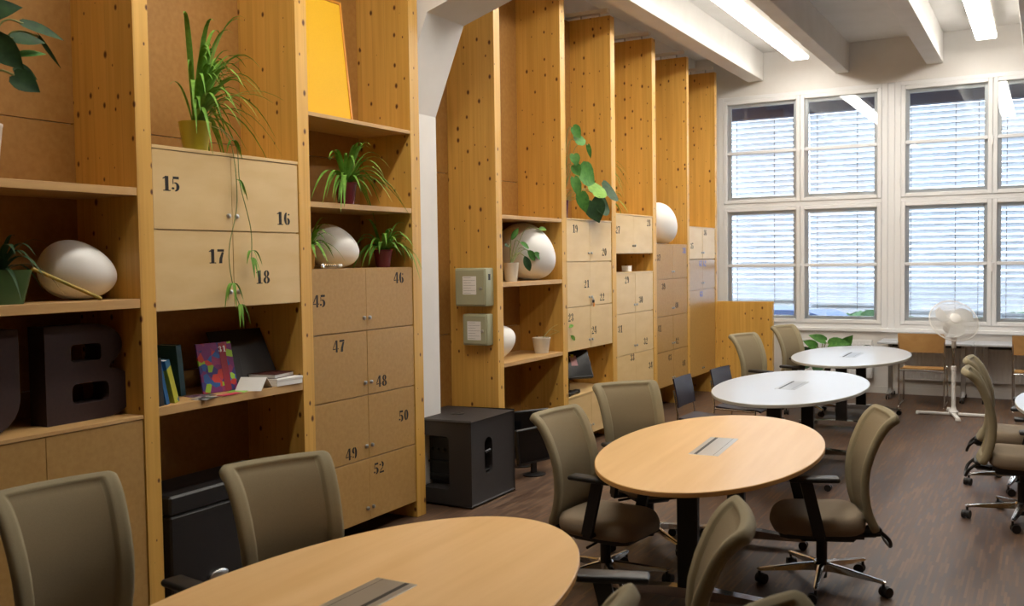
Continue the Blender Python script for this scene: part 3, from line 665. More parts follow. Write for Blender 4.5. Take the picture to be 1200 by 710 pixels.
# ------------------------------------------------------------------ standing fan
def fan():
    t = thing('standing_fan', 'white standing fan with round wire guard in front of the window desks', 'fan', (-.93, 12.10, 0)); Pm = M['whiteplastic']
    for k, an in enumerate((.03, PI/2 + .2)):
        b = NB(); box(b, -.40, .40, -.022, .022, .008 + .014*k*0, .038, bev=.006); 
        for s in (-1, 1): box(b, s*.38 - .02, s*.38 + .02, -.028, .028, 0, .02, bev=.004)
        bmesh.ops.transform(b, matrix=Matrix.Rotation(an, 4, 'Z'), verts=b.verts[:]); 
        if k: bmesh.ops.transform(b, matrix=Matrix.Translation((0, 0, .0008)), verts=b.verts[:])
        obj('base_bar', b, Pm, t)
    obj('base_hub', lathe(NB(), [(.05, .02), (.055, .05), (.03, .075), (.026, .10)], 20), Pm, t, 40)
    obj('pole', lathe(NB(), [(.024, .06), (.024, .52), (.03, .525), (.03, .565), (.02, .575)], 18), Pm, t, 40)
    obj('inner_pole', lathe(NB(), [(.013, .56), (.013, .80)], 14), M['chrome'], t, 40)
    obj('neck', box(lathe(NB(), [(.024, .78), (.026, .86), (.022, .98), (.03, .99)], 16), -.032, .032, -.02, .05, .86, .96, bev=.01), Pm, t, 40)
    hm = Matrix.Translation((0, -.02, 1.09)) @ Matrix.Rotation(.42, 4, 'Z') @ Matrix.Rotation(math.radians(90 - 34), 4, 'X')   # local +z = blowing direction
    obj('motor', lathe(NB(), [(.03, -.20), (.075, -.17), (.08, -.08), (.06, -.06)], 20, hm), Pm, t, 40)
    g = NB(); R = .265
    for (sg, dep) in ((1, .055), (-1, -.055)):
        n = 100
        for k in range(n):
            a = 2*PI*k/n; pts = [(r*math.cos(a + tw_), r*math.sin(a + tw_), z) for r, z, tw_ in ((.05, dep, 0), (.16, dep*.95, .06), (.235, dep*.6, .1), (R, 0.004*sg, .12))]
            tube(g, [hm @ Vector(p) for p in pts], 0.0017, 4, caps=False)
        for (r, z) in ((.12, dep*.97), (.20, dep*.8)): tube(g, [hm @ Vector((r*math.cos(2*PI*k/40), r*math.sin(2*PI*k/40), z)) for k in range(40)], .0016, 4, close=True)
    tube(g, [hm @ Vector((R*math.cos(2*PI*k/56), R*math.sin(2*PI*k/56), 0)) for k in range(56)], .007, 6, close=True)
    obj('wire_guard', g, Pm, t)
    obj('guard_badge', lathe(NB(), [(.06, .05), (.06, .062), (.05, .068), (0, .07)], 24, hm), Pm, t, 40)
    bl = mat('fan_blade_plastic', lin(226, 226, 224), .35); NT(bl).b.inputs['Transmission Weight'].default_value = .35
    for k in range(3):
        b = NB(); a0 = 2*PI*k/3; A, B2 = [], []
        for i in range(8):
            r = .04 + .19*i/7; wd = .30 + .55*math.sin(PI*min(i/7*.9 + .1, 1)); A.append(b.verts.new(hm @ Vector((r*math.cos(a0), r*math.sin(a0), -.02)))); B2.append(b.verts.new(hm @ Vector((r*math.cos(a0 + wd*1.5), r*math.sin(a0 + wd*1.5), .02))))
        up = hm.to_3x3() @ Vector((0, 0, .003)); A2 = [b.verts.new(v.co + up) for v in A]; C2 = [b.verts.new(v.co + up) for v in B2]
        for i in range(7):
            b.faces.new((A[i], A[i+1], B2[i+1], B2[i])); b.faces.new((A2[i+1], A2[i], C2[i], C2[i+1])); b.faces.new((A[i+1], A[i], A2[i], A2[i+1])); b.faces.new((B2[i], B2[i+1], C2[i+1], C2[i]))
        b.faces.new((A[0], B2[0], C2[0], A2[0])); b.faces.new((B2[7], A[7], A2[7], C2[7]))
        obj('blade', b, bl, t, 60)
fan()
# ------------------------------------------------------------------ loudspeaker
def plate(bm, outer, hole, f, depth):
    """face with a recess: outer loop, hole loop in 2D; f maps (u, v, d) to 3D"""
    def ring(l, d): return [bm.verts.new(f(u, v, d)) for u, v in l]
    o, h, g = ring(outer, 0), ring(hole, 0), ring(hole, depth)
    es = [bm.edges.new((r[i], r[(i+1) % len(r)])) for r in (o, h) for i in range(len(r))]
    bmesh.ops.triangle_fill(bm, use_beauty=True, use_dissolve=False, edges=es)
    for i in range(len(h)): bm.faces.new((h[i], h[(i+1) % len(h)], g[(i+1) % len(h)], g[i]))
    bm.faces.new(g); return bm
def rrect(x0, x1, y0, y1, r, n=5):
    out = []
    for cx, cy, a in ((x1 - r, y0 + r, -90), (x1 - r, y1 - r, 0), (x0 + r, y1 - r, 90), (x0 + r, y0 + r, 180)):
        out += [(cx + r*math.cos(math.radians(a + 90*k/n)), cy + r*math.sin(math.radians(a + 90*k/n))) for k in range(n + 1)]
    return out
def speaker():
    t = thing('subwoofer', 'big black loudspeaker box on the floor beside the brown lockers', 'loudspeaker', (-4.06, 6.44, 0)); m = noisy('black_structured_paint', lin(42, 38, 37), lin(49, 45, 44), (300, 300, 300), .6, bump=.1)
    W_, D_, Z0, Z1 = .315, .335, .015, .65
    b = NB(); e = .012
    plate(b, [(-W_, Z0), (W_, Z0), (W_, Z1), (-W_, Z1)], rrect(-.23, .13, .13, .53, .03), lambda u, v, d: (u, -D_ + d, v), .16)
    plate(b, [(-D_, Z0), (D_, Z0), (D_, Z1), (-D_, Z1)], rrect(-.12, .0, .22, .50, .058, 8), lambda u, v, d: (W_ - d, u, v), .07)
    P = {}
    for sx in (-1, 1):
        for sy in (-1, 1):
            for z in (Z0, Z1): P[sx, sy, z] = b.verts.new((sx*W_, sy*D_, z))
    b.faces.new([P[-1, -1, Z1], P[1, -1, Z1], P[1, 1, Z1], P[-1, 1, Z1]]); b.faces.new([P[-1, -1, Z0], P[-1, 1, Z0], P[1, 1, Z0], P[1, -1, Z0]])
    b.faces.new([P[-1, 1, Z0], P[-1, 1, Z1], P[1, 1, Z1], P[1, 1, Z0]]); b.faces.new([P[-1, -1, Z0], P[-1, -1, Z1], P[-1, 1, Z1], P[-1, 1, Z0]])
    bmesh.ops.remove_doubles(b, verts=b.verts[:], dist=.0005)
    es = [ed for ed in b.edges if len(ed.link_faces) == 2 and ed.calc_face_angle(0) > 1 and all(min(abs(abs(v.co.x) - W_), 1) < 1e-3 or min(abs(abs(v.co.y) - D_), 1) < 1e-3 for v in ed.verts) and all(sum((abs(abs(v.co.x) - W_) < 1e-3, abs(abs(v.co.y) - D_) < 1e-3, abs(v.co.z - Z0) < 1e-3 or abs(v.co.z - Z1) < 1e-3)) == 3 for v in ed.verts)]
    bmesh.ops.bevel(b, geom=es, offset=e, segments=3, affect='EDGES', profile=.5)
    obj('cabinet', b, m, t, 35)
    h = NB(); tube(h, smooth_curve([(W_ - .012, -.10, .385), (W_ - .012, -.02, .395)], 3), .012, 10); box(h, W_ - .06, W_ - .015, -.105, -.015, .235, .25, bev=.004); obj('grip', h, M['blacksteel'], t)
    p = NB(); box(p, -.20, .10, -D_ + .13, -D_ + .15, .16, .50, bev=.004); 
    for q in range(5): lathe(p, [(.012, 0), (.012, .02), (0, .021)], 10, Matrix.Translation((-.16 + .055*q, -D_ + .13, .40)) @ Matrix.Rotation(PI/2, 4, 'X'))
    box(p, -.19, .09, -D_ + .11, -D_ + .13, .30, .315); box(p, -.12, .08, -D_ + .115, -D_ + .13, .19, .215)
    obj('connector_panel', p, M['blacksteel'], t)
    obj('top_socket', lathe(NB(), [(.055, Z1), (.055, Z1 + .004), (.03, Z1 + .004), (.028, Z1 + .0015), (0, Z1 + .0015)], 24), M['black'], t, 40)
    for sx in (-1, 1):
        for sy in (-1, 1): obj('rubber_foot', lathe(NB(), [(.02, 0), (.022, Z0)], 12, Matrix.Translation((sx*.26, sy*.28, 0))), M['black'], t, 40)
speaker()
# ------------------------------------------------------------------ electrical boxes on the pine upright
def ebox(xc, z0, z1, w, d, label, flag):
    t = thing('electrical_box', label, 'box', (xc, 6.96, (z0 + z1)/2), 0, 'electrical boxes on the upright'); h = (z1 - z0)/2; m = mat('olive_grey_enamel', lin(166, 166, 136), .4)
    obj('housing', BX(-w/2, w/2, -d, 0, -h, h, bev=.012, seg=2), m, t, 35)
    obj('lid', BX(-w/2 + .012, w/2 - .012, -d - .006, -d + .002, -h + .012, h - .012, bev=.004), m, t)
    pr = NB(); px0, px1, pz0, pz1 = -.07, .06, (-.06 if not flag else -.085), (.09 if not flag else .07)
    po = obj('paper_sheet', BX(px0, px1, -d - .0075, -d - .006, pz0, pz1), M['paper'], t)
    lines = NB()
    for k in range(7): 
        zz = pz0 + .012 + k*(pz1 - pz0 - .024)/6; box(lines, px0 + .008, px1 - (.01 if k % 2 else .05), -d - .0079, -d - .0075, zz - .0012, zz + .0012)
    obj('printed_lines', lines, mat('grey_print', lin(150, 150, 150), .8), po)
    obj('lock', lathe(NB(), [(.013, 0), (.013, .008), (.007, .010), (0, .010)], 14, Matrix.Translation((w/2 - .045, -d - .006, -.01)) @ Matrix.Rotation(PI/2, 4, 'X')), M['steel'], t, 40)
    if not flag: obj('hinge_slot', BX(w/2 - .001, w/2 + .001, -d*.7, -d*.45, h - .10, h - .05), M['black'], t)
ebox(-4.16, 1.475, 1.79, .30, .13, 'upper and larger grey-green electrical box on the pine upright', 0)
ebox(-4.14, 1.15, 1.41, .24, .10, 'lower and smaller grey-green electrical box on the pine upright', 1)
# ------------------------------------------------------------------ egg lamps
def egg(x, y, zs, L, D, yaw, tilt, label):
    """egg with its long axis tilted; zs = height of the surface it lies on"""
    b = NB(); n = 24; prof = []
    for i in range(n + 1):
        a = PI*i/n; zz = math.cos(a); r = math.sin(a)*(1 - .16*zz)
        prof.append((max(r*D/2, 0) if 0 < i < n else 0, zz*L/2))
    R = Matrix.Rotation(yaw, 4, 'Z') @ Matrix.Rotation(tilt, 4, 'Y'); lathe(b, prof, 36, R)
    mz = min(v.co.z for v in b.verts)
    t = thing('egg_lamp', label, 'lamp', (x, y, zs), 0, 'egg-shaped lamps')
    bmesh.ops.transform(b, matrix=Matrix.Translation((0, 0, -mz)), verts=b.verts[:]); obj('shade', b, M['egg'], t, 180)
    c = NB(); a = R @ Vector((0, 0, -L/2)); a.z -= mz
    dz = R @ Vector((0, 0, -1)); q = Quaternion((0, 0, 1)).to_matrix() if 0 else None
    return t
egg(-4.20, 3.17, 1.683, .37, .29, dg(60), dg(105), 'white egg-shaped lamp lying on the left shelf above the dark letters')
egg(-4.20, 5.13, 1.812, .38, .285, dg(60), dg(108), 'white egg-shaped lamp lying on lockers 45 and 46 between plant pots')
egg(-4.20, 7.90, 1.664, .60, .50, dg(55), dg(120), 'large white egg-shaped lamp on the shelf right of the electrical boxes')
egg(-4.20, 7.33, .985, .36, .29, dg(60), dg(70), 'small white egg-shaped lamp half hidden on the shelf beside the electrical boxes')
egg(-4.19, 11.32, 2.02, .54, .48, dg(50), dg(135), 'large white egg-shaped lamp on top of lockers 37 and 38')
# ------------------------------------------------------------------ plants
def leaf_strip(pts, w, m, parent, fold=.25):
    """a long leaf along a curve with taper and a V fold"""
    b = NB(); pts = [Vector(p) for p in pts]; N = len(pts); L, Cn, R = [], [], []
    for i, p in enumerate(pts):
        t = (pts[min(i+1, N-1)] - pts[max(i-1, 0)]); t = t.normalized() if t.length > 1e-6 else Vector((0, 0, 1))
        s = t.cross(Vector((0, 0, 1))); s = s.normalized() if s.length > .05 else Vector((.7, .7, 0)); n = s.cross(t)
        f = i/(N-1); ww = w*(.45 + .55*min(1, f*4))*(1 - max(0, (f - .45)/.55)**1.6)*.5 + .0006
        Cn.append(b.verts.new(p)); L.append(b.verts.new(p + s*ww + n*ww*fold)); R.append(b.verts.new(p - s*ww + n*ww*fold))
    for i in range(N - 1): b.faces.new((L[i], Cn[i], Cn[i+1], L[i+1])); b.faces.new((Cn[i], R[i], R[i+1], Cn[i+1]))
    return obj('leaf', b, m, parent, 180)
def pot(t, r0, r1, h, m, z=0, square=False):
    if square:
        b = NB(); o, i_ = [], []
        lp = lambda r, zz: [b.verts.new((x*r, y*r, zz)) for x, y in rrect(-1, 1, -1, 1, .3, 3)]
        rings = [lp(r0, z), lp(r1, z + h), lp(r1 - .006, z + h), lp(r1 - .012, z + h*.82)]
        n = len(rings[0])
        for a, c in zip(rings, rings[1:]):
            for k in range(n): b.faces.new((a[k], a[(k+1) % n], c[(k+1) % n], c[k]))
        b.faces.new(rings[0][::-1]); b.faces.new(rings[-1]); obj('pot', b, m, t, 40)
    else: obj('pot', lathe(NB(), [(r0*.9, z), (r0, z + .004), (r1*.985, z + h - .012), (r1, z + h - .01), (r1, z + h), (r1 - .006, z + h), (r1 - .01, z + h*.82)], 28), m, t, 40)
    obj('soil', lathe(NB(), [(r1 - .012, z + h*.80), (r1*.5, z + h*.85), (0, z + h*.86)], 20, cap=False), M['soil'], t, 60)
def clampv(p, y0, y1, x0=-4.42):
    return Vector((max(p.x, x0), min(max(p.y, y0), y1), p.z))
def arch(t, z0, az, L, rise, droop, w, m, lim, r0=.02, seg=9):
    o = t.location; d = Vector((math.cos(az), math.sin(az), 0)); pts = []
    for i in range(seg + 1):
        f = i/seg; p = d*(r0 + L*f**1.15) + Vector((0, 0, z0 + rise*math.sin(min(f, 1)*PI*.5)*1.0*(1 if f < 1 else 1) - droop*f**2.4))
        pts.append(clampv(p + o, *lim) - o)
    return leaf_strip(pts, w, m, t)
def spider(x, y, z, potr, poth, potm, n, size, lim, label, seed, name='spider_plant', group='spider plants', azs=None, up=1.0, m=None, square=False):
    r = random.Random(seed); t = thing(name, label, 'plant', (x, y, z), 0, group)
    pot(t, potr*.72, potr, poth, potm, 0, square)
    for k in range(n):
        az = r.uniform(0, 2*PI) if not azs else r.uniform(*azs)
        L = size*r.uniform(.45, 1.0); steep = r.random()
        arch(t, poth*.85, az, L*(.35 + .65*(1 - steep*.8)), up*L*(.35 + .6*steep), L*(.15 + .8*(1 - steep)), r.uniform(.018, .03), m or M['leaf'], lim)
    return t
burg = mat('burgundy_glaze', lin(104, 38, 48), .25); lime = mat('olive_lime_glaze', lin(168, 158, 48), .3); cream = mat('cream_ceramic', lin(222, 214, 198), .5); greenp = mat('dark_green_plastic', lin(56, 92, 50), .35); purple = mat('purple_glaze', lin(92, 36, 66), .3); ochre = mat('ochre_plastic', lin(212, 160, 64), .5)
LIM1 = (3.47, 4.545); LIM2 = (4.675, 5.735)
big = spider(-4.10, 3.86, 2.464, .088, .165, lime, 80, .56, LIM1, 'big spider plant in an olive-yellow pot on lockers 15 and 16, runners hanging', 3, azs=(-.9, 2.3), up=1.4)
# hanging runners of the big spider plant
def runner(t, pts, tufts, seed):
    r = random.Random(seed); o = t.location; cur = smooth_curve([Vector(p) - o for p in pts], 6)
    ro = obj('runner', tube(NB(), cur, .0028, 6), M['stem'], t, 60)
    for (f, n, L, dz) in tufts:
        p = cur[int(f*(len(cur) - 1))]
        for k in range(n):
            az = r.uniform(-1.2, 1.9); d = Vector((math.cos(az)*.5 + .1, math.sin(az), 0)); l = L*r.uniform(.6, 1.1); q = []
            for i in range(7):
                g = i/6; v = p + d*l*.55*g + Vector((0, 0, l*.22*math.sin(g*PI*.6) - l*.95*dz*g**1.8)); q.append(Vector((max(v.x, -3.95 - o.x), v.y, v.z)))
            lf = leaf_strip(q, .017, M['leaf'], t)
runner(big, [(-4.06, 3.92, 2.62), (-3.97, 3.99, 2.53), (-3.945, 4.005, 2.2), (-3.94, 3.93, 1.93), (-3.94, 3.95, 1.74), (-3.94, 4.00, 1.62)], [(.22, 4, .12, 1), (.35, 3, .16, 1), (.82, 7, .17, 1), (1.0, 5, .15, 1)], 5)
runner(big, [(-4.04, 3.95, 2.62), (-3.96, 4.02, 2.52), (-3.945, 4.03, 2.3), (-3.94, 4.10, 2.05), (-3.94, 4.10, 1.88)], [(.95, 3, .12, .9), (1.0, 3, .15, 1)], 6)
for (az, L, rise, dr, w) in ((1.75, .32, .42, .02, .03), (.9, .30, .41, .02, .024), (-1.2, .26, .28, .1, .012), (-.4, .36, .30, .3, .02), (1.3, .48, .30, .12, .02), (1.45, .62, .34, .12, .018)):
    arch(big, .14, az, L, rise, dr, w, M['leaf'], LIM1)
spider(-4.10, 5.16, 2.230, .075, .15, burg, 46, .46, LIM2, 'spider plant in a burgundy pot on the shelf under the yellow panel', 11, azs=(-1.6, 1.9))
spider(-4.12, 5.585, 1.812, .07, .125, burg, 36, .36, LIM2, 'small spider plant in a burgundy pot on locker 46, right of the egg lamp', 12, azs=(-1.9, 1.9))
spider(-4.10, 4.76, 1.812, .055, .15, ochre, 16, .28, LIM2, 'narrow plant in an ochre pot left of the egg lamp, half hidden by the upright', 13, azs=(-.6, 1.6), name='potted_plant', group='potted plants')
spider(-4.15, 2.72, 1.683, .11, .155, greenp, 12, .34, (2.3, 3.34), 'dark plant in a green square pot on the left shelf, at the frame edge', 14, azs=(-.5, 2), name='potted_plant', m=M['leafdark'], square=True, group='potted plants')
tagp(obj('wooden_stick', tube(NB(), [(-4.02, 2.80, 1.843), (-3.985, 3.13, 1.694)], [.008, .009], 8), noisy('painted_bamboo', lin(204, 160, 62), lin(120, 140, 60), (1, 9, 1), .5)), 'thin yellow and green stick leaning from the green pot to the shelf', 'stick')
# broad-leaved plants
def heart(L, W_, n=7, notch=.14):
    """outline rows along the leaf for a heart-shaped blade: (along, halfwidth)"""
    return [(-notch*L*.0 + L*f, W_*.5*w) for f, w in ((0, .35), (.08, .78), (.22, 1.0), (.4, .98), (.6, .78), (.8, .42), (.93, .15), (1, .01))]
def blade(parent, base, d, up, L, W_, m, cup=.18, shape='heart', droop=.2):
    d = d.normalized(); s = d.cross(up).normalized(); n = s.cross(d); b = NB(); rows = heart(L, W_) if shape == 'heart' else [(L*f, W_*.5*w) for f, w in ((0, .12), (.12, .55), (.3, .9), (.5, 1), (.7, .85), (.88, .45), (1, .02))]
    g = []
    for (l, w) in rows:
        c = base + d*l - n*droop*L*(l/L)**2
        back = -d*(.10*L) if (shape == 'heart' and l < .1*L) else Vector()
        g.append([b.verts.new(c + s*w + n*w*cup*1.0 + back), b.verts.new(c + s*w*.55 + n*w*cup*.35 + back*.6), b.verts.new(c), b.verts.new(c - s*w*.55 + n*w*cup*.35 + back*.6), b.verts.new(c - s*w + n*w*cup + back)])
    for r0, r1 in zip(g, g[1:]):
        for k in range(4): b.faces.new((r0[k], r0[k+1], r1[k+1], r1[k]))
    return obj('leaf', b, m, parent, 180)
def leafy(name, x, y, z, potargs, leaves, label, m=None, stemr=.0035, group=None, hang=None):
    """leaves: (tip base position relative to the pot, direction, length, width)"""
    t = thing(name, label, 'plant', (x, y, z), 0, group)
    pr, ph, pm = potargs; pot(t, pr*.75, pr, ph, pm)
    for i, (p, d, L, W_, *rest) in enumerate(leaves):
        p = Vector(p); d = Vector(d); a = Vector((0, 0, ph*.85)); mid = a.lerp(p, .5) + Vector((0, 0, .35*abs(p.z - a.z) + .04))
        mm = rest[0] if rest else (m or M['leafmid'])
        obj('stem', tube(NB(), smooth_curve([a, mid, p], 5), stemr, 6), M['stem'], t, 60)
        blade(t, p, d, Vector((.5, -.8, .35)), L, W_, mm, shape=(rest[1] if len(rest) > 1 else 'heart'))
    return t
# climbing plant in the purple pot on lockers 19/20  (coordinates: +x towards the room, +y towards the windows)
leafy('climbing_plant', -4.06, 8.37, 2.242, (.065, .17, purple), [
 ((.10, .05, .86), (.2, .3, -.35), .14, .11), ((.10, .10, .74), (.25, .5, .1), .15, .14), ((.12, .34, .72), (.1, .2, -.6), .14, .05), ((.12, .02, .60), (.2, -.1, -.5), .12, .10),
 ((.11, .03, .50), (.15, .2, -.3), .13, .11), ((.13, .14, .46), (.3, .7, -.35), .26, .24), ((.12, .02, .38), (.2, .0, -.6), .20, .10), ((.13, .42, .26), (.2, .9, .30), .26, .22, leafm('bright_leaf', (104, 150, 54), (130, 172, 70))),
 ((.14, .72, .28), (.2, .8, .10), .22, .26, M['leafdark']), ((.14, .48, .16), (.25, .8, -.15), .28, .24, M['leafdark']), ((.13, .40, .18), (.2, .25, -.7), .24, .22, M['leafdark']), ((.12, .16, .24), (.2, .2, -.8), .20, .13)],
 'climbing plant with big heart-shaped leaves in a purple pot on lockers 19 and 20')
# wispy plant on lockers 27/28
wp = spider(-4.16, 9.68, 2.334, .06, .10, cream, 14, .30, (9.51, 10.5), 'wispy hanging plant on top of lockers 27 and 28', 21, azs=(-.5, 1.5), name='wispy_plant', group='potted plants', up=1.2)
for k in range(14):
    q = random.Random(90 + k); arch(wp, .45 + q.uniform(-.05, .1), q.uniform(-.3, 1.7), q.uniform(.06, .24), q.uniform(.02, .08), q.uniform(.12, .3), .012, M['leaf'], (9.51, 10.5))
obj('stem', tube(NB(), smooth_curve([(0, 0, .08), (.03, .03, .3), (.05, .05, .52)], 5), .004, 6), M['stem'], wp, 60)
# sprout behind the big egg lamp on lockers 37/38
leafy('potted_sprout', -4.36, 10.86, 2.02, (.05, .09, cream), [((.16, .06, .84), (.1, .8, .12), .26, .06, M['leaf'], 'lance'), ((.14, .03, .90), (.1, .1, .6), .16, .05, M['leaf'], 'lance'), ((.13, .02, .74), (.1, .6, .45), .20, .05, M['leaf'], 'lance'), ((.12, -.02, .80), (.1, -.6, .3), .15, .05, M['leaf'], 'lance')], 'slim green sprout rising behind the egg lamp on lockers 37 and 38', stemr=.005)
# plant in white pot before the large egg lamp
leafy('potted_plant', -4.08, 7.38, 1.664, (.07, .165, cream), [
 ((.04, .10, .34), (.2, .8, -.25), .16, .05, M['leafmid'], 'lance'), ((.06, .42, .46), (.1, .7, .1), .15, .05, M['leaf'], 'lance'), ((.05, .22, .27), (.2, .6, -.5), .15, .07, M['leafmid'], 'lance'), ((.07, .30, .25), (.2, .7, -.3), .14, .06, M['leafmid'], 'lance'),
 ((.03, -.08, .30), (.2, -.5, .1), .13, .06, M['leafdark'], 'lance'), ((.05, .16, .22), (.3, .1, -.8), .14, .07, M['leafdark'], 'lance'), ((.02, -.02, .36), (.2, .1, .4), .12, .05, M['leafmid'], 'lance')], 'leafy plant in a cream pot on the shelf before the large egg lamp', group='potted plants')
cp = leafy('potted_plant', -4.11, 8.0, .985, (.085, .145, cream), [((.09, .20, .18), (.2, .4, .1), .06, .03, M['leaf'], 'lance'), ((.12, .33, .22), (.3, .5, .2), .07, .035, M['leaf'], 'lance'), ((.13, .36, .14), (.2, .5, -.4), .09, .04, M['leaf'], 'lance')], 'cream pot with a thin trailing shoot on the shelf right of the small egg lamp', stemr=.0015, group='potted plants')
# big dark plant in a white pot at the top left corner
leafy('rubber_plant', -4.13, 2.62, 2.238, (.115, .245, mat('white_ceramic', lin(226, 218, 208), .4)), [
 ((.10, .02, .86), (.3, .5, .6), .15, .10), ((.11, .18, .70), (.2, .9, -.12), .20, .055), ((.10, .26, .66), (.1, .5, -.7), .17, .02), ((.12, .12, .62), (.3, .8, .1), .14, .07), ((.12, .02, .60), (.3, .4, -.5), .17, .12),
 ((.12, .12, .46), (.4, .5, -.4), .12, .10), ((.10, .16, .56), (.3, .7, .2), .12, .04, M['leafmid']), ((.10, .14, .50), (.3, .6, -.3), .10, .06), ((.1, -.04, .9), (.2, .3, .8), .16, .1), ((.1, .06, .95), (.2, .7, .5), .13, .08), ((.12, -.02, .70), (.4, .4, .2), .16, .12), ((.1, -.1, .8), (.1, -.3, .4), .16, .1)],
 'dark-leaved plant in a white pot on the top shelf, at the upper left corner', m=M['leafdark'], stemr=.005)
# floor plant by the farthest white table
leafy('floor_plant', -2.62, 13.12, 0, (.16, .30, mat('dark_grey_pot', lin(60, 58, 56), .5)), [
 ((-.10, -.10, .58), (-.7, -.3, -.1), .24, .18, M['leafdark']), ((-.02, -.12, .66), (-.4, -.4, .3), .2, .13), ((.14, -.1, .70), (.8, -.2, .12), .26, .17), ((.08, -.05, .74), (-.6, -.3, .28), .22, .12), ((.30, -.05, .68), (.5, -.3, .5), .2, .14), ((.28, -.1, .64), (.9, -.3, -.12), .26, .18),
 ((-.12, -.12, .48), (-.6, -.6, -.3), .22, .18, M['leafdark']), ((.0, -.16, .48), (.1, -.8, -.4), .24, .2, M['leafdark']), ((.2, -.14, .48), (.7, -.5, -.3), .24, .2, M['leafdark']), ((.52, .0, .62), (.9, -.1, .02), .26, .15, M['leafdark']), ((.34, -.1, .50), (.8, -.5, -.2), .22, .18, M['leafdark'])],
 'broad-leaved plant in a dark pot on the floor under the window, behind the farthest table', stemr=.007)
# ------------------------------------------------------------------ things on the shelves
# yellow framed panel
t = thing('framed_panel', 'bright yellow canvas in a thin orange frame leaning in the top compartment', 'picture', (-4.09, 4.965, 2.782)); t.rotation_euler = (0, dg(-6), 0)
ym = noisy('yellow_canvas', lin(238, 186, 20), lin(230, 176, 16), (200, 200, 200), .7); om = mat('orange_frame', lin(214, 140, 34), .5)
obj('canvas', BX(-.012, .008, -.245, .245, .02, .79), ym, t)
obj('frame', box(box(box(box(NB(), -.014, .014, -.262, -.244, 0, .81, bev=.002), -.014, .014, .244, .262, 0, .81, bev=.002), -.014, .014, -.244, .244, 0, .018, bev=.002), -.014, .014, -.244, .244, .792, .81, bev=.002), om, t)
# big letters
def letter(name, label, polys_outer, holes, y, m):
    t = thing(name, label, 'letter', (-4.17, y, 1.096), 0, 'big dark letters'); b = NB()
    f = lambda d: (lambda u, v, dd: (d, u, v))
    n = len(polys_outer)
    def ring(l, d): return [b.verts.new((d, u, v)) for u, v in l]
    fr = [ring(polys_outer, .06)] + [ring(h, .06) for h in holes]; bk = [ring(polys_outer, -.06)] + [ring(h, -.06) for h in holes]
    for rs in (fr, bk):
        es = [b.edges.new((r[i], r[(i+1) % len(r)])) for r in rs for i in range(len(r))]; bmesh.ops.triangle_fill(b, use_beauty=True, edges=es)
    for r0, r1 in zip(fr, bk):
        for i in range(len(r0)): b.faces.new((r0[i], r0[(i+1) % len(r0)], r1[(i+1) % len(r0)], r1[i]))
    obj('letter_body', b, m, t); return t
lm = noisy('dark_brown_flock', lin(46, 28, 27), lin(54, 33, 31), (60, 60, 60), .8)
Bo = [(-.24, 0)] + ell(.08, .125, .19, .125, -90, 62) + [(.115, .247)] + ell(.03, .36, .165, .11, -58, 90) + [(-.24, .47)]
letter('letter_b', 'big dark brown letter B standing on the base cabinet', Bo, [rrect(-.10, .07, .29, .375, .02, 3), rrect(-.10, .11, .085, .185, .03, 3)], 3.15, lm)
Uo = [(-.22, .47), (-.22, .16)] + ell(-.06, .16, .16, .16, 180, 270) + ell(.06, .16, .16, .16, 270, 360) + [(.22, .47), (.08, .47), (.08, .17)] + ell(0, .17, .08, .06, 360, 180) + [(-.08, .47)]
letter('letter_u', 'big dark brown letter U standing on the base cabinet at the left edge', Uo, [], 2.56, lm)
# books and papers on the shelf of the second compartment
SZ = 1.122
def book(y, x, w, h, th, lean, m, label, yaw=0, spine=None, cat='book', name='book', group='books on the low shelf'):
    """standing book: w along -x (depth), h tall, th thick along y; leans towards -y by lean radians"""
    t = thing(name, label, cat, (x, y, SZ), yaw, group); Rm = Matrix.Rotation(lean, 4, 'X')
    b = NB(); box(b, -w, 0, 0, .003, 0, h); box(b, -w, 0, th - .003, th, 0, h); box(b, -.003, 0, .003, th - .003, 0, h)
    dz = 0
    for bb_ in (b,): bmesh.ops.transform(bb_, matrix=Rm, verts=bb_.verts[:]); dz = min(v.co.z for v in bb_.verts); bmesh.ops.translate(bb_, vec=(0, 0, -dz), verts=bb_.verts[:])
    obj('cover', b, m, t)
    p = BX(-w + .004, -.003, .003, th - .003, .003, h - .004); bmesh.ops.transform(p, matrix=Matrix.Translation((0, 0, -dz)) @ Rm, verts=p.verts[:]); obj('pages', p, M['paper'], t)
    return t
def voro(name, cols, scale):
    m = mat(name, (1, 1, 1, 1), .4); n = NT(m); vo = n.n('ShaderNodeTexVoronoi', i_Scale=1.0); n.l(n.coords((scale,)*3), vo.inputs['Vector']); s = n.n('ShaderNodeSeparateColor'); n.l(vo.outputs['Color'], s.inputs[0])
    k = len(cols); r = n.ramp(s.outputs[0], [(i/k, lin(*c)) for i, c in enumerate(cols)]); m.node_tree.nodes[-1].color_ramp.interpolation = 'CONSTANT' if m.node_tree.nodes[-1].bl_idname == 'ShaderNodeValToRGB' else 'LINEAR'
    n.l(r, n.b.inputs['Base Color']); return m
cov1 = voro('multicolour_cover', [(30, 70, 140), (90, 60, 130), (200, 120, 60), (50, 110, 150), (190, 190, 60)], 14); cov2 = voro('facet_cover', [(200, 60, 50), (120, 40, 110), (60, 50, 120), (150, 50, 100), (40, 90, 160), (150, 190, 50)], 24)
bl = mat('blue_cover', lin(34, 96, 150), .4); tl = mat('teal_cover', lin(28, 68, 80), .45); dk_ = mat('charcoal_cover', lin(34, 32, 34), .5); gr = mat('green_cover', lin(52, 120, 70), .45)
book(3.475, -4.0, .15, .25, .03, .05, dk_, 'charcoal book leaning at the left end of the low shelf')
book(3.53, -4.01, .16, .24, .022, .22, bl, 'bright blue book leaning second from the left end of the low shelf')
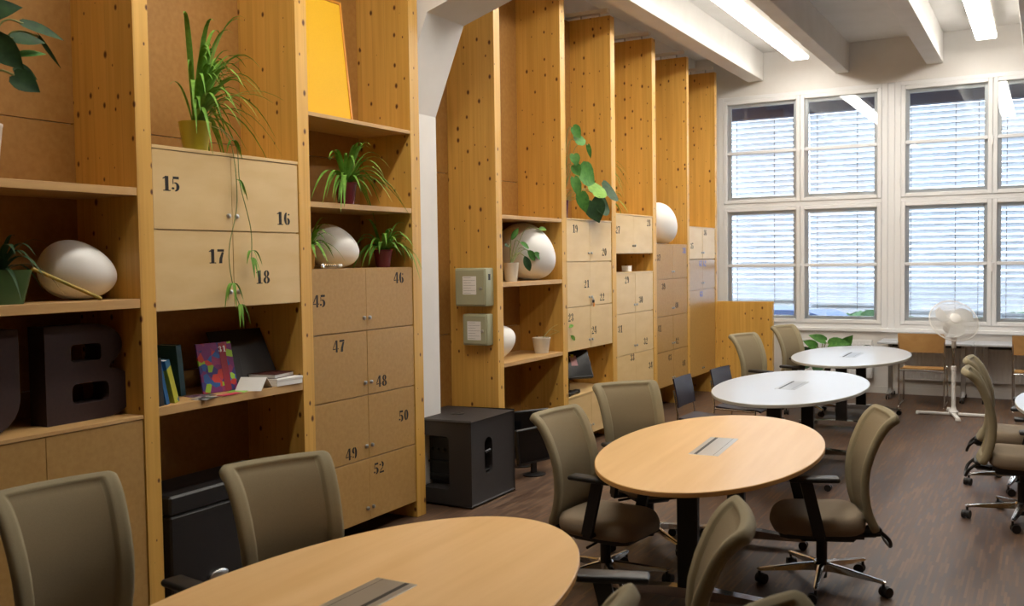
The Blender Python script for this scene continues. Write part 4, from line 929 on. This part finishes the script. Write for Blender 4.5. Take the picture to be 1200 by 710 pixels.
book(3.595, -4.02, .16, .235, .03, .26, cov1, 'multicoloured book with lime foot leaning third from the left on the low shelf')
book(3.60, -4.22, .15, .34, .03, .16, gr, 'tall green and blue book standing behind the leaning books at the left')
book(3.80, -4.20, .16, .285, .035, .10, tl, 'dark teal binder behind the colourful facet cover')
# facing booklets: panels with their cover to the room, leaning on the back
def panel(name, label, x, y, w, h, th, lean, yaw, m, cat, group=None, dots=None):
    t = thing(name, label, cat, (x, y, SZ), 0, group); Rm = Matrix.Rotation(yaw, 4, 'Z') @ Matrix.Rotation(-lean, 4, 'Y')
    b = BX(-th, 0, -w/2, w/2, 0, h, bev=.0015); bmesh.ops.transform(b, matrix=Rm, verts=b.verts[:]); dz = min(v.co.z for v in b.verts); bmesh.ops.translate(b, vec=(0, 0, -dz), verts=b.verts[:]); obj('board', b, m, t)
    return t, Matrix.Translation((0, 0, -dz)) @ Rm
t, R_ = panel('booklet', 'booklet with facetted red, purple and green cover and red band, standing on the low shelf', -4.12, 4.02, .24, .285, .012, .22, -.12, cov2, 'booklet')
for nm_, bx_, m_ in (('red_band', (-.0005, .001, .03, .075, .004, .28), mat('crimson_band', lin(150, 24, 50), .5)),):
    b = BX(*bx_); bmesh.ops.transform(b, matrix=R_, verts=b.verts[:]); obj(nm_, b, m_, t)
b = numeral_bm('31', .035, .085, .0008); bmesh.ops.transform(b, matrix=R_ @ Matrix.Translation((.001, .052, .245)), verts=b.verts[:]); obj('white_print', b, M['paper'], t)
panel('black_board', 'large plain black board leaning against the back of the low shelf', -4.16, 4.33, .40, .37, .012, .5, -.1, dk_, 'board')
panel('notebook', 'small charcoal notebook standing right of the colourful booklet', -4.14, 4.17, .11, .18, .012, .3, -.2, dk_, 'notebook')
# folded white card
t = thing('folded_card', 'white folded card standing like a tent at the front of the low shelf', 'card', (-4.03, 4.20, SZ), .35)
b = NB(); prism(b, [(-.085, 0), (0, .07), (.085, 0), (.081, 0), (0, .066), (-.081, 0)], .16, Matrix.Translation((.07, 0, 0)) @ Matrix(((0, 0, -1, 0), (1, 0, 0, 0), (0, 1, 0, 0), (0, 0, 0, 1)))); obj('card', b, M['paper'], t)
# white box and brown book on it
t = thing('white_box', 'flat white box at the right front of the low shelf, under the brown book', 'box', (-4.09, 4.44, SZ), -.06)
obj('tray', BX(-.12, .115, -.105, .105, 0, .028, bev=.002), M['paper'], t); obj('lid', BX(-.122, .117, -.107, .107, .0285, .045, bev=.002), M['paper'], t)
t = thing('brown_book', 'brown hardback book lying on the flat white box', 'book', (-4.12, 4.42, SZ + .0455), .15)
obj('cover', box(box(NB(), -.105, .105, -.10, .10, 0, .003), -.105, .105, -.10, .10, .022, .025, bev=.001), mat('brown_cover', lin(70, 32, 26), .8, 0, .2), t); obj('pages', BX(-.10, .098, -.095, .097, .003, .022), M['paper'], t)
# flyers lying on the shelf
fm = [voro('flyer_%d' % k, c, 40) for k, c in enumerate(([(30, 30, 30), (200, 200, 200), (60, 60, 60)], [(120, 190, 50), (150, 210, 70)], [(210, 60, 90), (190, 40, 70)], [(60, 60, 70), (170, 150, 160), (110, 60, 90)]))]
fl = [('black and white flyer lying flat at the front left of the low shelf', -4.02, 3.80, .2, 0), ('dark striped flyer lying flat behind the black and white one', -4.12, 3.86, -.3, 3), ('lime green leaflet lying flat left of the folded card', -4.06, 4.10, .5, 1), ('pink flyer lying flat at the front edge of the low shelf', -4.00, 3.97, .05, 2)]
for k, (lb, x, y, a, mi) in enumerate(fl):
    o = obj('flyer', BX(-.05 + (.02 if mi == 2 else 0), .05 - (.03 if mi == 2 else 0), -.075, .075, 0, .0012 + .0006*k), fm[mi]); o.location = (x, y, SZ); o.rotation_euler = (0, 0, a); tagp(o, lb, 'flyer', 'flyers on the low shelf')
# black case on the floor of the second compartment
t = thing('black_case', 'black equipment case with a silver oval handle on the floor under the book shelf', 'case', (-4.17, 4.0, 0))
obj('body', BX(-.22, .14, -.45, .45, 0, .52, bev=.01), M['black'], t); obj('lid', BX(-.225, .145, -.455, .455, .525, .63, bev=.012), M['black'], t)
obj('oval_handle', lathe(NB(), [(.045, 0), (.045, .012), (.035, .018), (0, .02)], 24, Matrix.Translation((.14, -.13, .13)) @ Matrix.Rotation(PI/2, 4, 'Y') @ Matrix.Scale(.6, 4, (1, 0, 0)) @ Matrix.Scale(1.5, 4, (0, 1, 0))), M['steel'], t, 40)
obj('latch_strip', BX(.146, .149, .0, .25, .525, .535), M['steel'], t)
# small clear bottle lying on lockers 45/46
t = thing('glass_phial', 'small clear glass phial with white cap lying beside the egg lamp', 'bottle', (-4.02, 4.90, 1.812 + .018), .0)
t.rotation_euler = (PI/2, 0, PI - .15)
cg = mat('clear_glass', (1, 1, 1, 1), .05); NT(cg).b.inputs['Transmission Weight'].default_value = 1.0
obj('glass', lathe(NB(), [(.0, -.08), (.017, -.078), (.018, .03), (.008, .045), (.008, .05)], 16), cg, t, 40); obj('cap', lathe(NB(), [(.012, .05), (.012, .08), (0, .081)], 14), M['whiteplastic'], t, 40)
# picture board behind the small egg
t = thing('picture_board', 'brown board with a dark purple patch leaning behind the small egg lamp', 'picture', (-4.36, 7.48, .985)); t.rotation_euler = (0, dg(-9), 0)
obj('board', BX(-.008, .008, -.20, .20, 0, .40, bev=.002), M['mdf'], t); obj('purple_patch', BX(.0081, .010, -.18, .10, .02, .24), mat('dark_purple_print', lin(60, 24, 34), .6), t)
# white box in the niche
t = thing('socket_box', 'small white box standing in the open niche above door 29', 'box', (-4.08, 10.03, 1.705)); obj('body', BX(-.04, .04, -.05, .05, 0, .055, bev=.006), M['whiteplastic'], t); obj('lid', BX(-.042, .042, -.052, .052, .056, .066, bev=.003), M['whiteplastic'], t)
# monitor lying tilted on the low locker 25 with a pink note
def monitor(name, label, loc, rz, tilt, w, h, note=False, group='black monitors'):
    t = thing(name, label, 'monitor', loc, rz, group); m = M['black']
    obj('stand_foot', lathe(NB(), [(.11, 0), (.11, .008), (.03, .018), (.0, .02)], 24, Matrix.Scale(.8, 4, (0, 1, 0))), m, t, 40)
    obj('stand_neck', BX(-.03, .03, -.005, .02, .012, .20, bev=.004), m, t)
    R = Matrix.Translation((0, -.01, .20 + h*.22)) @ Matrix.Rotation(tilt, 4, 'X')
    b = BX(-w/2, w/2, -.03, .012, -h/2, h/2, bev=.008); bmesh.ops.transform(b, matrix=R, verts=b.verts[:]); so = obj('screen', b, m, t)
    b = BX(-w/2 + .015, w/2 - .015, -.032, -.0295, -h/2 + .02, h/2 - .015); bmesh.ops.transform(b, matrix=R, verts=b.verts[:]); obj('panel', b, mat('dark_screen', lin(14, 14, 16), .15), so)
    if note:
        b = BX(.03, .10, -.0345, -.0322, -.02, .085); bmesh.ops.transform(b, matrix=R, verts=b.verts[:]); o = obj('sticky_note', b, mat('pink_paper', lin(222, 176, 180), .8), so); o['label'] = 'pink sticky note'
        b = BX(.045, .075, -.036, -.0345, .07, .10); bmesh.ops.transform(b, matrix=R, verts=b.verts[:]); obj('yellow_note', b, mat('yellow_paper', lin(210, 200, 70), .8), so)
    return t
monitor('monitor', 'black monitor with a pink sticky note on the low locker 25', (-4.17, 8.66, .534), dg(52), dg(-28), .50, .30, True)
monitor('monitor', 'black monitor standing on the floor right behind the loudspeaker', (-3.86, 7.35, 0), dg(75), dg(-6), .48, .30)
monitor('monitor', 'taller black monitor on the floor, behind the first one beside the loudspeaker', (-4.12, 7.62, 0), dg(60), dg(-4), .55, .42)
t = thing('handset', 'black telephone handset lying at the front of the low locker 25', 'handset', (-4.03, 8.48, .534), .1); b = NB(); box(b, -.028, .028, -.16, .16, .012, .034, bev=.01, seg=2); box(b, -.03, .03, .10, .17, 0, .04, bev=.012, seg=2); box(b, -.03, .03, -.17, -.10, 0, .04, bev=.012, seg=2); obj('body', b, M['black'], t, 40); obj('end_cap', lathe(NB(), [(.016, 0), (.016, .004), (0, .005)], 14, Matrix.Translation((.0, .171, .02)) @ Matrix.Rotation(-PI/2, 4, 'X')), M['steel'], t, 40)
# padlock with orange tag on door 22
t = thing('padlock', 'tiny dark padlock with an orange tag hanging on door 22', 'padlock', (XF + .004, 8.872, 1.445)); obj('body', BX(0, .014, -.016, .016, -.03, .0, bev=.003), M['blacksteel'], t); obj('shackle', tube(NB(), [(.006, -.011, -.004), (.006, -.011, .014), (.006, 0, .022), (.006, .011, .014), (.006, .011, -.004)], .003, 6), M['steel'], t, 60); obj('tag', BX(.004, .008, .006, .03, -.07, -.03), mat('orange_tag', lin(236, 150, 40), .5), t)
# ------------------------------------------------------------------ outside: cars and bushes seen under the blinds
def car(x, y, col, label):
    t = thing('car', label, 'car', (x, y, -.5), 0, 'parked cars'); bm_ = mat('car_paint', col, .7, 0, .15)
    b = NB(); side = smooth_curve([(-2.1, .35), (-2.12, .62), (-2.0, .80), (-1.25, .92), (-.6, 1.38), (.1, 1.45), (.9, 1.40), (1.65, .98), (2.05, .90), (2.12, .60), (2.08, .35)], 4)
    prism(b, [(p.x, p.y) for p in [Vector((q[0], q[1])) for q in side]], 1.66, Matrix.Translation((0, .83, 0)) @ Matrix.Rotation(PI/2, 4, 'X')); obj('body', b, bm_, t, 40)
    g = NB(); prism(g, [(-1.05, .95), (-.55, 1.33), (.1, 1.39), (.85, 1.34), (1.4, .97)], 1.68, Matrix.Translation((0, .84, 0)) @ Matrix.Rotation(PI/2, 4, 'X')); obj('window', g, mat('car_glass', lin(40, 48, 62), .1), t)
    for wx in (-1.3, 1.3):
        for wy in (-.75, .75): obj('wheel', tube(NB(), [(wx, wy - .1, .31), (wx, wy + .1, .31)], .31, 20), M['black'], t, 40)
car(-4.25, 17.2, lin(44, 62, 92), 'pale blue car parked outside, seen under the blind of the second window column')
car(.75, 17.4, lin(30, 36, 52), 'dark blue-grey car parked outside behind the fan')
def bush(x, y, r, label, seed):
    q = random.Random(seed); b = NB(); t = thing('bush', label, 'bush', (x, y, -.5), 0, 'bushes across the street')
    for k in range(500):
        v = Vector((q.gauss(0, 1), q.gauss(0, 1), q.gauss(0, 1))).normalized()*r*q.uniform(.6, 1); v.z = abs(v.z)*.72 + .05; v.x *= 1.15; s = r*.16
        n = Vector((q.uniform(-1, 1), q.uniform(-1, 1), q.uniform(-1, 1))).normalized(); u, w = frame_of(n); b.faces.new([b.verts.new(v + u*s), b.verts.new(v + w*s*.6), b.verts.new(v - u*s), b.verts.new(v - w*s*.6)])
    tagp(obj('foliage', b, M['leafdark'], t), kind='stuff'); obj('trunk', tube(NB(), [(0, 0, 0), (0, 0, r*.6)], .05, 8), M['soil'], t)
for k, (x, lb) in enumerate(((-11.0, 'dark green bush across the street, leftmost of the row'), (-8.4, 'dark green bush across the street, second from the left of the row'), (-5.8, 'dark green bush across the street behind the pale blue car'), (-3.2, 'dark green bush across the street behind the tail of the blue car'), (-.6, 'dark green bush across the street behind the fan, nose of the dark car before it'), (2.0, 'dark green bush across the street behind the dark car'), (4.6, 'dark green bush across the street, rightmost of the row'))):
    bush(x, 21.5, 1.55, lb, k + 1)
